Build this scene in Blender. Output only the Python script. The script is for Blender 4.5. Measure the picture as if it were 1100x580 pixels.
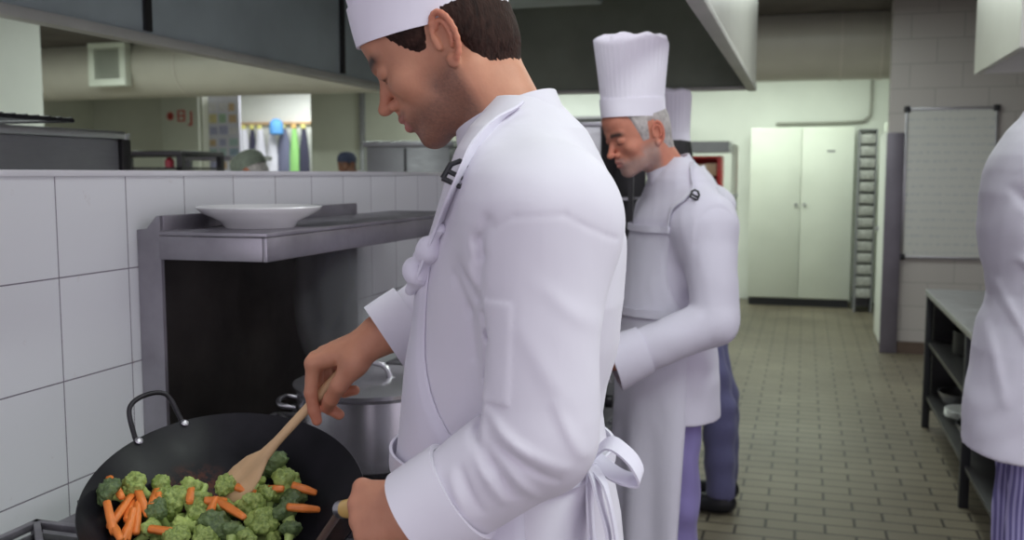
import bpy, bmesh, math, random
import numpy as np
from mathutils import Vector, Matrix

for o in list(bpy.data.objects):
    bpy.data.objects.remove(o)
SC = bpy.context.scene
COL = SC.collection
R = math.radians
PI = math.pi

# ------------------------------------------------------------------ camera, light, exposure
cam_d = bpy.data.cameras.new('camera')
cam = bpy.data.objects.new('camera', cam_d)
COL.objects.link(cam)
SC.camera = cam
cam_d.sensor_width = 36.0
cam_d.lens = 36.0 * 1050 / 1100
cam.location = (0, 0, 1.5)
cam.rotation_euler = (R(90 - 5.6025), 0, R(16.6245))
cam_d.clip_start = 0.05
cam_d.dof.use_dof = True
cam_d.dof.focus_distance = 1.40
cam_d.dof.aperture_fstop = 6.0

SC.view_settings.view_transform = 'Standard'
SC.view_settings.look = 'None'
SC.view_settings.gamma = 1.0
SC.view_settings.use_curve_mapping = False
SC.view_settings.exposure = 0.0
SC.cycles.use_denoising = True
SC.cycles.max_bounces = 6
SC.cycles.diffuse_bounces = 4
SC.cycles.volume_bounces = 0
SC.cycles.sample_clamp_indirect = 6

world = bpy.data.worlds.new('world')
SC.world = world
world.use_nodes = True
bg = world.node_tree.nodes['Background']
bg.inputs[0].default_value = (0.92, 0.87, 1.0, 1)      # lavender ambient fill added for brightness, entering where the room is left open
bg.inputs[1].default_value = 0.98


def area_light(name, loc, rot, sx, sy, power, color):
    d = bpy.data.lights.new(name, 'AREA')
    d.shape = 'RECTANGLE'; d.size = sx; d.size_y = sy
    d.energy = power; d.color = color
    o = bpy.data.objects.new(name, d)
    COL.objects.link(o)
    o.location = loc; o.rotation_euler = rot
    return o


TUBE = (0.90, 1.0, 0.93)
area_light('aisle_light', (0.75, 1.1, 2.86), (0, R(22), 0), 0.35, 2.2, 33, TUBE)
area_light('aisle_light', (0.35, 4.4, 2.86), (0, 0, 0), 0.35, 1.6, 24, TUBE)
area_light('aisle_light', (-0.2, 7.4, 2.86), (0, 0, 0), 1.4, 0.3, 28, TUBE)
area_light('back_light', (-0.6, 10.7, 2.86), (0, 0, 0), 2.4, 0.3, 48, (0.88, 1.0, 0.88))
area_light('back_light', (-3.4, 10.9, 2.86), (0, 0, 0), 2.4, 0.3, 46, TUBE)
area_light('left_kitchen_light', (-3.6, 2.0, 2.86), (0, 0, 0), 0.4, 2.4, 90, TUBE)
area_light('left_kitchen_light', (-3.4, 7.2, 2.86), (0, 0, 0), 2.4, 0.4, 72, TUBE)
area_light('left_kitchen_light', (-7.0, 7.3, 2.86), (0, 0, 0), 2.4, 0.4, 95, TUBE)
area_light('hood_fill_light', (-.72, 1.9, 2.42), (0, R(-28), 0), 0.10, 2.2, 9, (.95, .97, 1.0))  # unseen strip added inside the hood to brighten the tiled wall
area_light('alcove_light', (-7.3, 13.2, 2.9), (0, 0, 0), 1.6, 1.0, 55, (0.95, 0.98, 1.0))


# ------------------------------------------------------------------ materials
def new_mat(name):
    m = bpy.data.materials.new(name)
    m.use_nodes = True
    nt = m.node_tree
    return m, nt, nt.nodes['Principled BSDF']


def link(nt, a, b):
    nt.links.new(a, b)


def coords(nt, scale=(1, 1, 1), kind='Object'):
    t = nt.nodes.new('ShaderNodeTexCoord')
    mp = nt.nodes.new('ShaderNodeMapping')
    mp.inputs['Scale'].default_value = scale
    link(nt, t.outputs[kind], mp.inputs[0])
    return mp.outputs[0]


def noise(nt, co, scale, detail=4, rough=0.5):
    n = nt.nodes.new('ShaderNodeTexNoise')
    n.inputs['Scale'].default_value = scale
    n.inputs['Detail'].default_value = detail
    n.inputs['Roughness'].default_value = rough
    link(nt, co, n.inputs['Vector'])
    return n.outputs['Fac']


def ramp(nt, fac, stops):
    r = nt.nodes.new('ShaderNodeValToRGB')
    e = r.color_ramp.elements
    while len(e) < len(stops):
        e.new(0.5)
    for i, (p, c) in enumerate(stops):
        e[i].position = p
        e[i].color = (*c, 1)
    link(nt, fac, r.inputs[0])
    return r.outputs[0]


def bump(nt, b, h, strength, dist):
    n = nt.nodes.new('ShaderNodeBump')
    n.inputs['Strength'].default_value = strength
    n.inputs['Distance'].default_value = dist
    link(nt, h, n.inputs['Height'])
    link(nt, n.outputs[0], b.inputs['Normal'])


def mix(nt, a, b, fac, mode='MIX'):
    m = nt.nodes.new('ShaderNodeMix')
    m.data_type = 'RGBA'; m.blend_type = mode
    for s, v in ((6, a), (7, b)):
        if isinstance(v, tuple):
            m.inputs[s].default_value = (*v, 1)
        else:
            link(nt, v, m.inputs[s])
    if isinstance(fac, float):
        m.inputs[0].default_value = fac
    else:
        link(nt, fac, m.inputs[0])
    return m.outputs[2]


def mottled(name, c, var=0.12, scale=6, rough=0.5, metal=0.0, bmp=0.0, bscale=40, stretch=(1, 1, 1), spec=None, rvar=0.0):
    """one colour with soft procedural variation"""
    m, nt, b = new_mat(name)
    co = coords(nt, stretch)
    n = noise(nt, co, scale)
    lo = tuple(v * (1 - var) for v in c)
    hi = tuple(min(1, v * (1 + var)) for v in c)
    link(nt, ramp(nt, n, [(0.3, lo), (0.7, hi)]), b.inputs['Base Color'])
    b.inputs['Roughness'].default_value = rough
    b.inputs['Metallic'].default_value = metal
    if spec is not None:
        b.inputs['Specular IOR Level'].default_value = spec
    if rvar:
        link(nt, ramp(nt, n, [(0.3, (rough - rvar,) * 3), (0.7, (rough + rvar,) * 3)]), b.inputs['Roughness'])
    if bmp:
        bump(nt, b, noise(nt, co, bscale, 3), bmp, 0.002)
    return m


def cloth(name, c, fine=0.25):
    m, nt, b = new_mat(name)
    co = coords(nt)
    link(nt, ramp(nt, noise(nt, co, 5), [(0.3, tuple(v * .97 for v in c)), (0.7, c)]), b.inputs['Base Color'])
    b.inputs['Roughness'].default_value = 0.85
    b.inputs['Specular IOR Level'].default_value = 0.2
    b.inputs['Sheen Weight'].default_value = 0.15
    n1 = noise(nt, coords(nt, (1, 1, .6)), 11, 3, 0.5)
    bump(nt, b, n1, fine, 0.012)
    return m


def skin(name):
    m, nt, b = new_mat(name)
    a = nt.nodes.new('ShaderNodeAttribute'); a.attribute_name = 'Col'
    n = noise(nt, coords(nt), 45, 4)
    v = ramp(nt, n, [(0.3, (0.90, 0.86, 0.85)), (0.7, (1.0, 1.0, 1.0))])
    link(nt, mix(nt, a.outputs['Color'], v, 1.0, 'MULTIPLY'), b.inputs['Base Color'])
    b.inputs['Roughness'].default_value = 0.52
    b.inputs['Specular IOR Level'].default_value = 0.35
    b.inputs['Subsurface Weight'].default_value = 0.12
    b.inputs['Subsurface Radius'].default_value = (1.0, 0.35, 0.2)
    b.inputs['Subsurface Scale'].default_value = 0.008
    bump(nt, b, noise(nt, coords(nt), 260, 3), 0.25, 0.001)
    return m


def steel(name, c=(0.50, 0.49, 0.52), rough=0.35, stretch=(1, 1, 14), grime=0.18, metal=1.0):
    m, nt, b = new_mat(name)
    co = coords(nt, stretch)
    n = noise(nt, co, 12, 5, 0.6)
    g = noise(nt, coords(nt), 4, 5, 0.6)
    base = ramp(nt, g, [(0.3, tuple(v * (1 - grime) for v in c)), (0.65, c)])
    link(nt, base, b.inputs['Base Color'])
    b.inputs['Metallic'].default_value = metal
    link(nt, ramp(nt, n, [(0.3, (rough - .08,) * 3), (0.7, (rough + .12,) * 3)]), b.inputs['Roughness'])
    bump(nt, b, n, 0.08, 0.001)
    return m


def wall_tiles(name, c, grout, size, oy, oz):
    """square glazed tiles on a wall that runs along Y"""
    m, nt, b = new_mat(name)
    t = nt.nodes.new('ShaderNodeTexCoord')
    sep = nt.nodes.new('ShaderNodeSeparateXYZ'); link(nt, t.outputs['Object'], sep.inputs[0])
    cmb = nt.nodes.new('ShaderNodeCombineXYZ')
    for k, (src, off) in enumerate(((1, oy), (2, oz))):
        a = nt.nodes.new('ShaderNodeMath'); a.operation = 'SUBTRACT'
        link(nt, sep.outputs[src], a.inputs[0]); a.inputs[1].default_value = off
        link(nt, a.outputs[0], cmb.inputs[k])
    br = nt.nodes.new('ShaderNodeTexBrick')
    link(nt, cmb.outputs[0], br.inputs['Vector'])
    br.offset = 0.0; br.squash = 1.0
    br.inputs['Color1'].default_value = (*c, 1)
    br.inputs['Color2'].default_value = (*(v * .95 for v in c), 1)
    br.inputs['Mortar'].default_value = (*grout, 1)
    br.inputs['Scale'].default_value = 1.0
    br.inputs['Mortar Size'].default_value = 0.0014
    br.inputs['Mortar Smooth'].default_value = 0.2
    br.inputs['Brick Width'].default_value = size
    br.inputs['Row Height'].default_value = size
    sp = ramp(nt, noise(nt, coords(nt), 16, 6, 0.7), [(0.22, (0.80, 0.74, 0.70)), (0.33, (1, 1, 1))])
    link(nt, mix(nt, br.outputs['Color'], sp, 1.0, 'MULTIPLY'), b.inputs['Base Color'])
    b.inputs['Roughness'].default_value = 0.22
    inv = nt.nodes.new('ShaderNodeMath'); inv.operation = 'SUBTRACT'; inv.inputs[0].default_value = 1
    link(nt, br.outputs['Fac'], inv.inputs[1])
    bump(nt, b, inv.outputs[0], 0.5, 0.0015)
    return m


def floor_mat():
    m, nt, b = new_mat('quarry_tile')
    br = nt.nodes.new('ShaderNodeTexBrick')
    link(nt, coords(nt), br.inputs['Vector'])
    br.offset = 0.5; br.squash = 1.0
    br.inputs['Color1'].default_value = (0.205, 0.176, 0.125, 1)
    br.inputs['Color2'].default_value = (0.178, 0.152, 0.110, 1)
    br.inputs['Mortar'].default_value = (0.045, 0.036, 0.028, 1)
    br.inputs['Scale'].default_value = 1.0
    br.inputs['Mortar Size'].default_value = 0.007
    br.inputs['Mortar Smooth'].default_value = 0.3
    br.inputs['Brick Width'].default_value = 0.245
    br.inputs['Row Height'].default_value = 0.11
    d = ramp(nt, noise(nt, coords(nt), 1.6, 5), [(0.3, (0.72, 0.70, 0.70)), (0.62, (1, 1, 1))])
    link(nt, mix(nt, br.outputs['Color'], d, 1.0, 'MULTIPLY'), b.inputs['Base Color'])
    b.inputs['Roughness'].default_value = 0.42
    inv = nt.nodes.new('ShaderNodeMath'); inv.operation = 'SUBTRACT'; inv.inputs[0].default_value = 1
    link(nt, br.outputs['Fac'], inv.inputs[1])
    bump(nt, b, inv.outputs[0], 0.6, 0.003)
    return m


def block_wall(name, c, size=(0.4, 0.2)):
    """painted blockwork with faint joints, for walls that face along Y"""
    m, nt, b = new_mat(name)
    t = nt.nodes.new('ShaderNodeTexCoord')
    sep = nt.nodes.new('ShaderNodeSeparateXYZ'); link(nt, t.outputs['Object'], sep.inputs[0])
    cmb = nt.nodes.new('ShaderNodeCombineXYZ')
    link(nt, sep.outputs[0], cmb.inputs[0]); link(nt, sep.outputs[2], cmb.inputs[1])
    br = nt.nodes.new('ShaderNodeTexBrick'); link(nt, cmb.outputs[0], br.inputs['Vector'])
    br.inputs['Color1'].default_value = (*c, 1); br.inputs['Color2'].default_value = (*(v * .97 for v in c), 1)
    br.inputs['Mortar'].default_value = (*(v * .72 for v in c), 1)
    br.inputs['Scale'].default_value = 1; br.inputs['Mortar Size'].default_value = 0.004
    br.inputs['Brick Width'].default_value = size[0]; br.inputs['Row Height'].default_value = size[1]
    link(nt, br.outputs['Color'], b.inputs['Base Color'])
    b.inputs['Roughness'].default_value = 0.5
    return m


def stripes(name, ca, cb, scale):
    m, nt, b = new_mat(name)
    w = nt.nodes.new('ShaderNodeTexWave'); w.bands_direction = 'X'
    w.inputs['Scale'].default_value = scale
    link(nt, coords(nt, (1, 0.8, 0)), w.inputs['Vector'])
    w2 = w.outputs['Fac']
    link(nt, ramp(nt, w2, [(0.25, ca), (0.75, cb)]), b.inputs['Base Color'])
    b.inputs['Roughness'].default_value = 0.9
    return m


M = {}
M['cloth'] = cloth('white_cotton', (0.675, 0.65, 0.72))
M['cloth_far'] = cloth('white_cotton_dimmed', (0.68, 0.645, 0.75))  # same white jackets, weaker light on these cooks put into the base tone
M['apron'] = cloth('apron_cotton', (0.70, 0.675, 0.77))
M['hat'] = cloth('starched_cotton', (0.84, 0.80, 0.90), 0.12)
M['trouser_lav'] = cloth('lavender_cotton', (0.25, 0.21, 0.45))
M['trouser_blue'] = cloth('blue_grey_denim', (0.13, 0.125, 0.25), 0.5)
M['trouser_stripe'] = stripes('pinstripe_cotton', (0.42, 0.38, 0.66), (0.16, 0.14, 0.34), 34)
M['skin'] = skin('skin')
M['hair'] = mottled('dark_brown_hair', (0.026, 0.012, 0.009), .5, 60, 0.7, spec=.15, bmp=.9, bscale=120, stretch=(1, 4, 1))
M['hair_grey'] = mottled('grey_hair', (0.42, 0.38, 0.37), .3, 60, 0.6, bmp=.8, bscale=120)
M['hair_black'] = mottled('black_hair', (0.012, 0.010, 0.012), .3, 60, 0.5)
M['tile'] = wall_tiles('white_wall_tile', (0.83, 0.85, 0.86), (0.22, 0.20, 0.23), 0.2, 0.12, 0.104)
M['tile_cap'] = mottled('white_ledge', (0.74, 0.74, 0.76), .05, 5, .3)
M['floor'] = floor_mat()
M['cream'] = mottled('cream_paint', (0.60, 0.60, 0.50), .05, 2, .55)
M['olive_wall'] = mottled('grey_green_paint', (0.52, 0.53, 0.45), .06, 2, .6)
M['white_paint'] = mottled('white_paint', (0.78, 0.80, 0.74), .04, 2, .5)
M['block'] = block_wall('painted_blockwork', (0.46, 0.42, 0.41))
M['ceil'] = mottled('dull_brown_ceiling', (0.10, 0.085, 0.08), .3, 3, .8)
M['duct'] = mottled('painted_duct_metal', (0.52, 0.49, 0.43), .07, 2, .38)
M['duct_seam'] = mottled('duct_seam', (0.58, 0.54, 0.48), .05, 4, .4)
M['steel'] = steel('brushed_steel')
M['steel_dull'] = steel('dull_sheet_steel', (0.32, 0.32, 0.34), .42, metal=.5)
M['steel_shelf'] = steel('worn_shelf_steel', (0.46, 0.44, 0.48), .38, (1, 1, 1), .35)
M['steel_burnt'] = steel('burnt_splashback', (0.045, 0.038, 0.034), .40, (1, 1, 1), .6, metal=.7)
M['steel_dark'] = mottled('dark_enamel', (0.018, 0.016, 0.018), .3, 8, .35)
M['iron'] = mottled('cast_iron', (0.03, 0.028, 0.032), .3, 20, .45, metal=.6)
M['greybar'] = mottled('worn_grey_enamel', (0.20, 0.19, 0.21), .3, 20, .4, metal=.5)
M['hood_in'] = mottled('greasy_hood_steel', (0.46, 0.52, 0.54), .15, 2.5, .42, metal=.25, rvar=.06)
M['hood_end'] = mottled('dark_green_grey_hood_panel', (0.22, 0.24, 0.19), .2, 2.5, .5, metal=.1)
M['hood_out'] = mottled('hood_outer_panel', (0.55, 0.54, 0.50), .05, 3, .35, metal=.3)
M['hood_trim'] = mottled('hood_gutter_steel', (0.50, 0.49, 0.46), .08, 4, .5, metal=.2)
M['white_enamel'] = mottled('white_enamel', (0.72, 0.75, 0.66), .03, 3, .35)
M['plinth'] = mottled('black_plinth', (0.02, 0.02, 0.025), .1, 5, .5)
M['brown_skirt'] = mottled('brown_skirting', (0.10, 0.065, 0.05), .15, 6, .5)
M['purple_steel'] = mottled('purple_grey_guard', (0.16, 0.14, 0.175), .1, 5, .45, metal=.4)
M['black'] = mottled('black_plastic', (0.012, 0.012, 0.016), .1, 6, .4)
M['porcelain'] = mottled('white_porcelain', (0.86, 0.86, 0.85), .02, 4, .12)
M['wood'] = mottled('pale_beech', (0.60, 0.40, 0.22), .14, 8, .55, stretch=(1, 6, 6), bmp=.2)
M['wood_handle'] = mottled('varnished_wood', (0.62, 0.40, 0.13), .15, 10, .35)
M['cap_blue'] = mottled('navy_cap_cloth', (0.008, 0.012, 0.035), .2, 10, .8)
M['cap_grey'] = mottled('grey_green_cap_cloth', (0.16, 0.18, 0.145), .2, 30, .8)
M['whiteboard'] = None


# ------------------------------------------------------------------ object helpers
def tag(o, label=None, cat=None, group=None, kind=None):
    if label: o['label'] = label
    if cat: o['category'] = cat
    if group: o['group'] = group
    if kind: o['kind'] = kind
    return o


def thing(name, label, cat, loc=(0, 0, 0), rz=0.0, group=None):
    o = bpy.data.objects.new(name, None)
    COL.objects.link(o)
    o.empty_display_size = 0.05
    o.location = loc
    o.rotation_euler = (0, 0, rz)
    return tag(o, label, cat, group)


def link_mesh(name, me, mat, parent=None, smooth=False, angle=None):
    o = bpy.data.objects.new(name, me)
    COL.objects.link(o)
    if mat is not None and len(me.materials) == 0:
        me.materials.append(mat)
    if parent is not None:
        o.parent = parent
    if smooth:
        me.shade_smooth()
        if angle:
            me.set_sharp_from_angle(angle=R(angle))
    return o


def np_mesh(name, V, F, colors=None):
    me = bpy.data.meshes.new(name)
    V = np.asarray(V, np.float32)
    n = len(F)
    if isinstance(F, np.ndarray):
        k = F.shape[1]
        me.vertices.add(len(V)); me.vertices.foreach_set('co', V.ravel())
        me.loops.add(n * k); me.loops.foreach_set('vertex_index', F.astype(np.int32).ravel())
        me.polygons.add(n)
        me.polygons.foreach_set('loop_start', np.arange(0, n * k, k, dtype=np.int32))
        me.update(calc_edges=True)
        me.validate()
    else:
        me.from_pydata(V.tolist(), [], F)
        me.update()
    if colors is not None:
        at_ = me.color_attributes.new('Col', 'FLOAT_COLOR', 'POINT')
        c = np.ones((len(V), 4), np.float32); c[:, :3] = colors
        at_.data.foreach_set('color', c.ravel())
    return me


def bm_obj(name, bm, mat, parent=None, smooth=False, angle=40):
    me = bpy.data.meshes.new(name)
    bmesh.ops.recalc_face_normals(bm, faces=bm.faces[:])
    bm.to_mesh(me); bm.free()
    return link_mesh(name, me, mat, parent, smooth, angle)


def add_box(bm, lo, hi, bev=0.0, rot=None, piv=None):
    lo = Vector(lo); hi = Vector(hi)
    c = (lo + hi) / 2; s = hi - lo
    r = bmesh.ops.create_cube(bm, size=1)
    vs = r['verts']
    bmesh.ops.scale(bm, vec=s, verts=vs)
    if bev:
        es = list({e for v in vs for e in v.link_edges})
        rr = bmesh.ops.bevel(bm, geom=es, offset=bev, segments=2, affect='EDGES', profile=.5)
        vs = list({v for f in rr['faces'] for v in f.verts} | {v for v in vs if v.is_valid})
    bmesh.ops.translate(bm, vec=c, verts=vs)
    if rot is not None:
        bmesh.ops.rotate(bm, cent=piv if piv is not None else c, matrix=rot, verts=vs)
    return vs


def box(name, lo, hi, mat, parent=None, bev=0.002):
    bm = bmesh.new(); add_box(bm, lo, hi, bev)
    return bm_obj(name, bm, mat, parent, bev > 0, 35)


def boxes(name, lst, mat, parent=None, bev=0.0):
    bm = bmesh.new()
    for lo, hi in lst:
        add_box(bm, lo, hi, bev)
    return bm_obj(name, bm, mat, parent, bev > 0, 35)


def add_prism(bm, poly, y0, y1):
    """poly in XZ, extruded along Y"""
    a = [bm.verts.new((x, y0, z)) for x, z in poly]
    b = [bm.verts.new((x, y1, z)) for x, z in poly]
    n = len(poly)
    bm.faces.new(a); bm.faces.new(b[::-1])
    for i in range(n):
        bm.faces.new((a[i], b[i], b[(i + 1) % n], a[(i + 1) % n]))


def frame_of(d):
    d = Vector(d).normalized()
    a = Vector((0, 0, 1)) if abs(d.z) < .9 else Vector((1, 0, 0))
    s = d.cross(a).normalized()
    return d, s, s.cross(d).normalized()


def add_tube(bm, pts, rad, seg=12, cap=True, flat=1.0):
    pts = [Vector(p) for p in pts]
    n = len(pts)
    rs = rad if isinstance(rad, (list, tuple)) else [rad] * n
    rings = []
    prev = None
    for i, p in enumerate(pts):
        t = (pts[min(i + 1, n - 1)] - pts[max(i - 1, 0)])
        d, s, u = frame_of(t)
        if prev is not None:
            s = (prev - d * prev.dot(d)).normalized(); u = s.cross(d).normalized()
        prev = s
        rings.append([bm.verts.new(p + (s * math.cos(a) + u * math.sin(a) * flat) * rs[i])
                      for a in (2 * PI * k / seg for k in range(seg))])
    for i in range(n - 1):
        for k in range(seg):
            bm.faces.new((rings[i][k], rings[i][(k + 1) % seg], rings[i + 1][(k + 1) % seg], rings[i + 1][k]))
    if cap:
        bm.faces.new(rings[0][::-1]); bm.faces.new(rings[-1])


def tube(name, pts, rad, mat, parent=None, seg=12, flat=1.0):
    bm = bmesh.new(); add_tube(bm, pts, rad, seg, True, flat)
    return bm_obj(name, bm, mat, parent, True, 60)


def curve_pts(pts, n=8):
    """Catmull-Rom through the points"""
    P = [Vector(p) for p in pts]
    P = [P[0] * 2 - P[1]] + P + [P[-1] * 2 - P[-2]]
    out = []
    for i in range(1, len(P) - 2):
        for k in range(n):
            t = k / n
            a, b, c, d = P[i - 1:i + 3]
            out.append(0.5 * ((2 * b) + (c - a) * t + (2 * a - 5 * b + 4 * c - d) * t * t + (3 * b - a - 3 * c + d) * t ** 3))
    out.append(P[-2])
    return out


def add_lathe(bm, prof, seg=48, mtx=None):
    """prof: (r, z) from start to end, closed at r=0"""
    rings = []
    for r, z in prof:
        if r < 1e-6:
            rings.append([bm.verts.new((0, 0, z))])
        else:
            rings.append([bm.verts.new((r * math.cos(2 * PI * k / seg), r * math.sin(2 * PI * k / seg), z)) for k in range(seg)])
    for a, b in zip(rings, rings[1:]):
        for k in range(seg):
            q = (k + 1) % seg
            if len(a) == 1 and len(b) == 1: continue
            if len(a) == 1: bm.faces.new((a[0], b[q], b[k]))
            elif len(b) == 1: bm.faces.new((a[k], a[q], b[0]))
            else: bm.faces.new((a[k], a[q], b[q], b[k]))
    if mtx is not None:
        bmesh.ops.transform(bm, matrix=mtx, verts=bm.verts[:])


def lathe(name, prof, mat, parent=None, seg=48, mtx=None, angle=40):
    bm = bmesh.new(); add_lathe(bm, prof, seg, mtx)
    return bm_obj(name, bm, mat, parent, True, angle)


def copy_tree(o, parent=None):
    c = o.copy(); COL.objects.link(c)
    if parent is not None:
        c.parent = parent
    for ch in o.children:
        copy_tree(ch, c)
    return c


# ------------------------------------------------------------------ distance-field modelling
class Grid:
    def __init__(s, lo, hi, h):
        s.lo = np.array(lo, np.float64); s.h = h
        n = np.ceil((np.array(hi) - s.lo) / h).astype(int) + 1
        s.n = n
        s.ax = [(s.lo[i] + h * np.arange(n[i])).astype(np.float32) for i in range(3)]
        s.D = np.full(n, 0.5, np.float32)

    def sub(s, lo, hi, m):
        sl, axs = [], []
        for i in range(3):
            a = max(0, int(math.floor((lo[i] - m - s.lo[i]) / s.h)))
            b = min(s.n[i], int(math.ceil((hi[i] + m - s.lo[i]) / s.h)) + 1)
            if b <= a: return None, None
            sl.append(slice(a, b)); axs.append(s.ax[i][a:b])
        return tuple(sl), (axs[0][:, None, None], axs[1][None, :, None], axs[2][None, None, :])

    def put(s, fn, lo, hi, k=0.0, mode='u', marg=None):
        m = (k + 5 * s.h) if marg is None else marg
        sl, P = s.sub(lo, hi, m)
        if sl is None: return s
        d = fn(*P).astype(np.float32)
        A = s.D[sl]
        if mode == 'u':
            if k > 0:
                q = np.maximum(k - np.abs(A - d), 0) / k
                s.D[sl] = np.minimum(A, d) - q * q * k * 0.25
            else:
                s.D[sl] = np.minimum(A, d)
        elif mode == 's':
            d = -d
            if k > 0:
                q = np.maximum(k - np.abs(A - d), 0) / k
                s.D[sl] = np.maximum(A, d) + q * q * k * 0.25
            else:
                s.D[sl] = np.maximum(A, d)
        return s

    def ell(s, c, r, k=0.01, mode='u', rot=None):
        c = np.array(c, float); r = np.array(r, float)
        mr = r.max() if rot is not None else r

        def fn(X, Y, Z):
            x, y, z = X - c[0], Y - c[1], Z - c[2]
            if rot is not None:
                Q = rot
                x, y, z = (Q[0][0] * x + Q[1][0] * y + Q[2][0] * z, Q[0][1] * x + Q[1][1] * y + Q[2][1] * z, Q[0][2] * x + Q[1][2] * y + Q[2][2] * z)
            k0 = np.sqrt((x / r[0]) ** 2 + (y / r[1]) ** 2 + (z / r[2]) ** 2)
            k1 = np.sqrt((x / r[0] ** 2) ** 2 + (y / r[1] ** 2) ** 2 + (z / r[2] ** 2) ** 2) + 1e-9
            return k0 * (k0 - 1) / k1
        return s.put(fn, c - mr, c + mr, k, mode)

    def cone(s, a, b, ra, rb, k=0.01, mode='u'):
        a = np.array(a, float); b = np.array(b, float)
        ba = b - a; L = max(ba @ ba, 1e-9); m = max(ra, rb)

        def fn(X, Y, Z):
            x, y, z = X - a[0], Y - a[1], Z - a[2]
            t = np.clip((x * ba[0] + y * ba[1] + z * ba[2]) / L, 0, 1)
            return np.sqrt((x - t * ba[0]) ** 2 + (y - t * ba[1]) ** 2 + (z - t * ba[2]) ** 2) - (ra + (rb - ra) * t)
        return s.put(fn, np.minimum(a, b) - m, np.maximum(a, b) + m, k, mode)

    def chain(s, pts, rad, k=0.01):
        for i in range(len(pts) - 1):
            s.cone(pts[i], pts[i + 1], rad[i], rad[i + 1], k)
        return s

    def stroke_xz(s, pts, w, amp, ylo, yhi):
        """a fold drawn in the XZ plane: lifts (amp>0) or creases (amp<0) the surface between ylo and yhi"""
        for (x0, z0), (x1, z1) in zip(pts, pts[1:]):
            sl, P = s.sub((min(x0, x1), ylo, min(z0, z1)), (max(x0, x1), yhi, max(z0, z1)), 2.6 * w)
            if sl is None: continue
            X, Y, Z = P
            bx, bz = x1 - x0, z1 - z0; L = bx * bx + bz * bz + 1e-9
            t = np.clip(((X - x0) * bx + (Z - z0) * bz) / L, 0, 1)
            d2 = (X - x0 - t * bx) ** 2 + (Z - z0 - t * bz) ** 2
            taper = 0.45 + 0.55 * np.sin(np.clip(t, 0, 1) * PI) if len(pts) == 2 else 1.0
            s.D[sl] -= (amp * taper * np.exp(-d2 / (w * w)) * ((Y >= ylo) & (Y <= yhi))).astype(np.float32)
        return s

    def surf(s):
        f = s.D
        S = f < 0
        nx, ny, nz = f.shape
        c = S[:-1, :-1, :-1].astype(np.int8)
        tot = np.zeros((nx - 1, ny - 1, nz - 1), np.int8)
        for i in (0, 1):
            for j in (0, 1):
                for k in (0, 1):
                    tot += S[i:nx - 1 + i, j:ny - 1 + j, k:nz - 1 + k]
        act = (tot > 0) & (tot < 8)
        I = np.argwhere(act)
        idx = np.full(act.shape, -1, np.int32); idx[act] = np.arange(len(I))
        acc = np.zeros((len(I), 3)); cnt = np.zeros(len(I))
        cor = [(i, j, k) for i in (0, 1) for j in (0, 1) for k in (0, 1)]
        vals = {q: f[I[:, 0] + q[0], I[:, 1] + q[1], I[:, 2] + q[2]] for q in cor}
        for a in cor:
            for ax in range(3):
                if a[ax]: continue
                b = list(a); b[ax] = 1; b = tuple(b)
                va, vb = vals[a], vals[b]
                mk = (va < 0) != (vb < 0)
                t = np.zeros(len(I)); t[mk] = va[mk] / (va[mk] - vb[mk])
                p = np.array(a, float)[None, :] + np.zeros((len(I), 3)); p[:, ax] += t
                acc[mk] += p[mk]; cnt[mk] += 1
        V = s.lo + s.h * (I + acc / np.maximum(cnt, 1)[:, None])
        F = []
        for ax in range(3):
            u, v = (ax + 1) % 3, (ax + 2) % 3
            sa = [slice(None)] * 3; sb = [slice(None)] * 3
            sa[ax] = slice(0, -1); sb[ax] = slice(1, None)
            A, B = S[tuple(sa)], S[tuple(sb)]
            E = np.argwhere(A != B)
            ok = (E[:, u] > 0) & (E[:, v] > 0) & (E[:, u] < f.shape[u] - 1) & (E[:, v] < f.shape[v] - 1)
            E = E[ok]
            sgn = A[E[:, 0], E[:, 1], E[:, 2]]
            q = []
            for du, dv in ((1, 1), (0, 1), (0, 0), (1, 0)):
                Cc = E.copy(); Cc[:, u] -= du; Cc[:, v] -= dv
                q.append(idx[Cc[:, 0], Cc[:, 1], Cc[:, 2]])
            q = np.stack(q, 1)
            q[~sgn] = q[~sgn][:, ::-1]
            F.append(q)
        F = np.concatenate(F) if F else np.zeros((0, 4), int)
        F = F[(F >= 0).all(1)]
        return V, F


def xform(V, mtx):
    A = np.array(mtx)
    return V @ A[:3, :3].T + A[:3, 3]


def sdf_obj(name, G, mat, parent=None, mtx=None, colf=None):
    V, F = G.surf()
    c = colf(V) if colf else None
    if mtx is not None: V = xform(V, mtx)
    return link_mesh(name, np_mesh(name, V, F, c), mat, parent, True)


def wav(X, Y, Z, seed, amp, wl):
    """smooth random swell, for slack in cloth"""
    rg = np.random.RandomState(seed)
    o = 0
    for _ in range(5):
        k = rg.normal(size=3); k /= np.linalg.norm(k); k *= 2 * PI / (wl * rg.uniform(.7, 1.5))
        o = o + np.sin(k[0] * X + k[1] * Y + k[2] * Z + rg.uniform(0, 6.28))
    return o * amp / 2.5


# ------------------------------------------------------------------ the room
def struct(name, lst, mat, bev=0.0):
    o = boxes(name, lst, mat, None, bev)
    o['kind'] = 'structure'
    return o


struct('floor', [((-10, -2.5, -0.1), (2.4, 14.6, 0.0))], M['floor'])
struct('ceiling', [((-10, -0.2, 2.93), (2.4, 14.6, 3.03))], M['ceil'])
struct('wall_partition', [((-1.55, -1.2, 0), (-1.35, 3.75, 1.495))], M['tile'])
box('trim_1', (-1.556, -1.2, 1.495), (-1.345, 3.756, 1.508), M['tile_cap'])['kind'] = 'structure'
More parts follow.
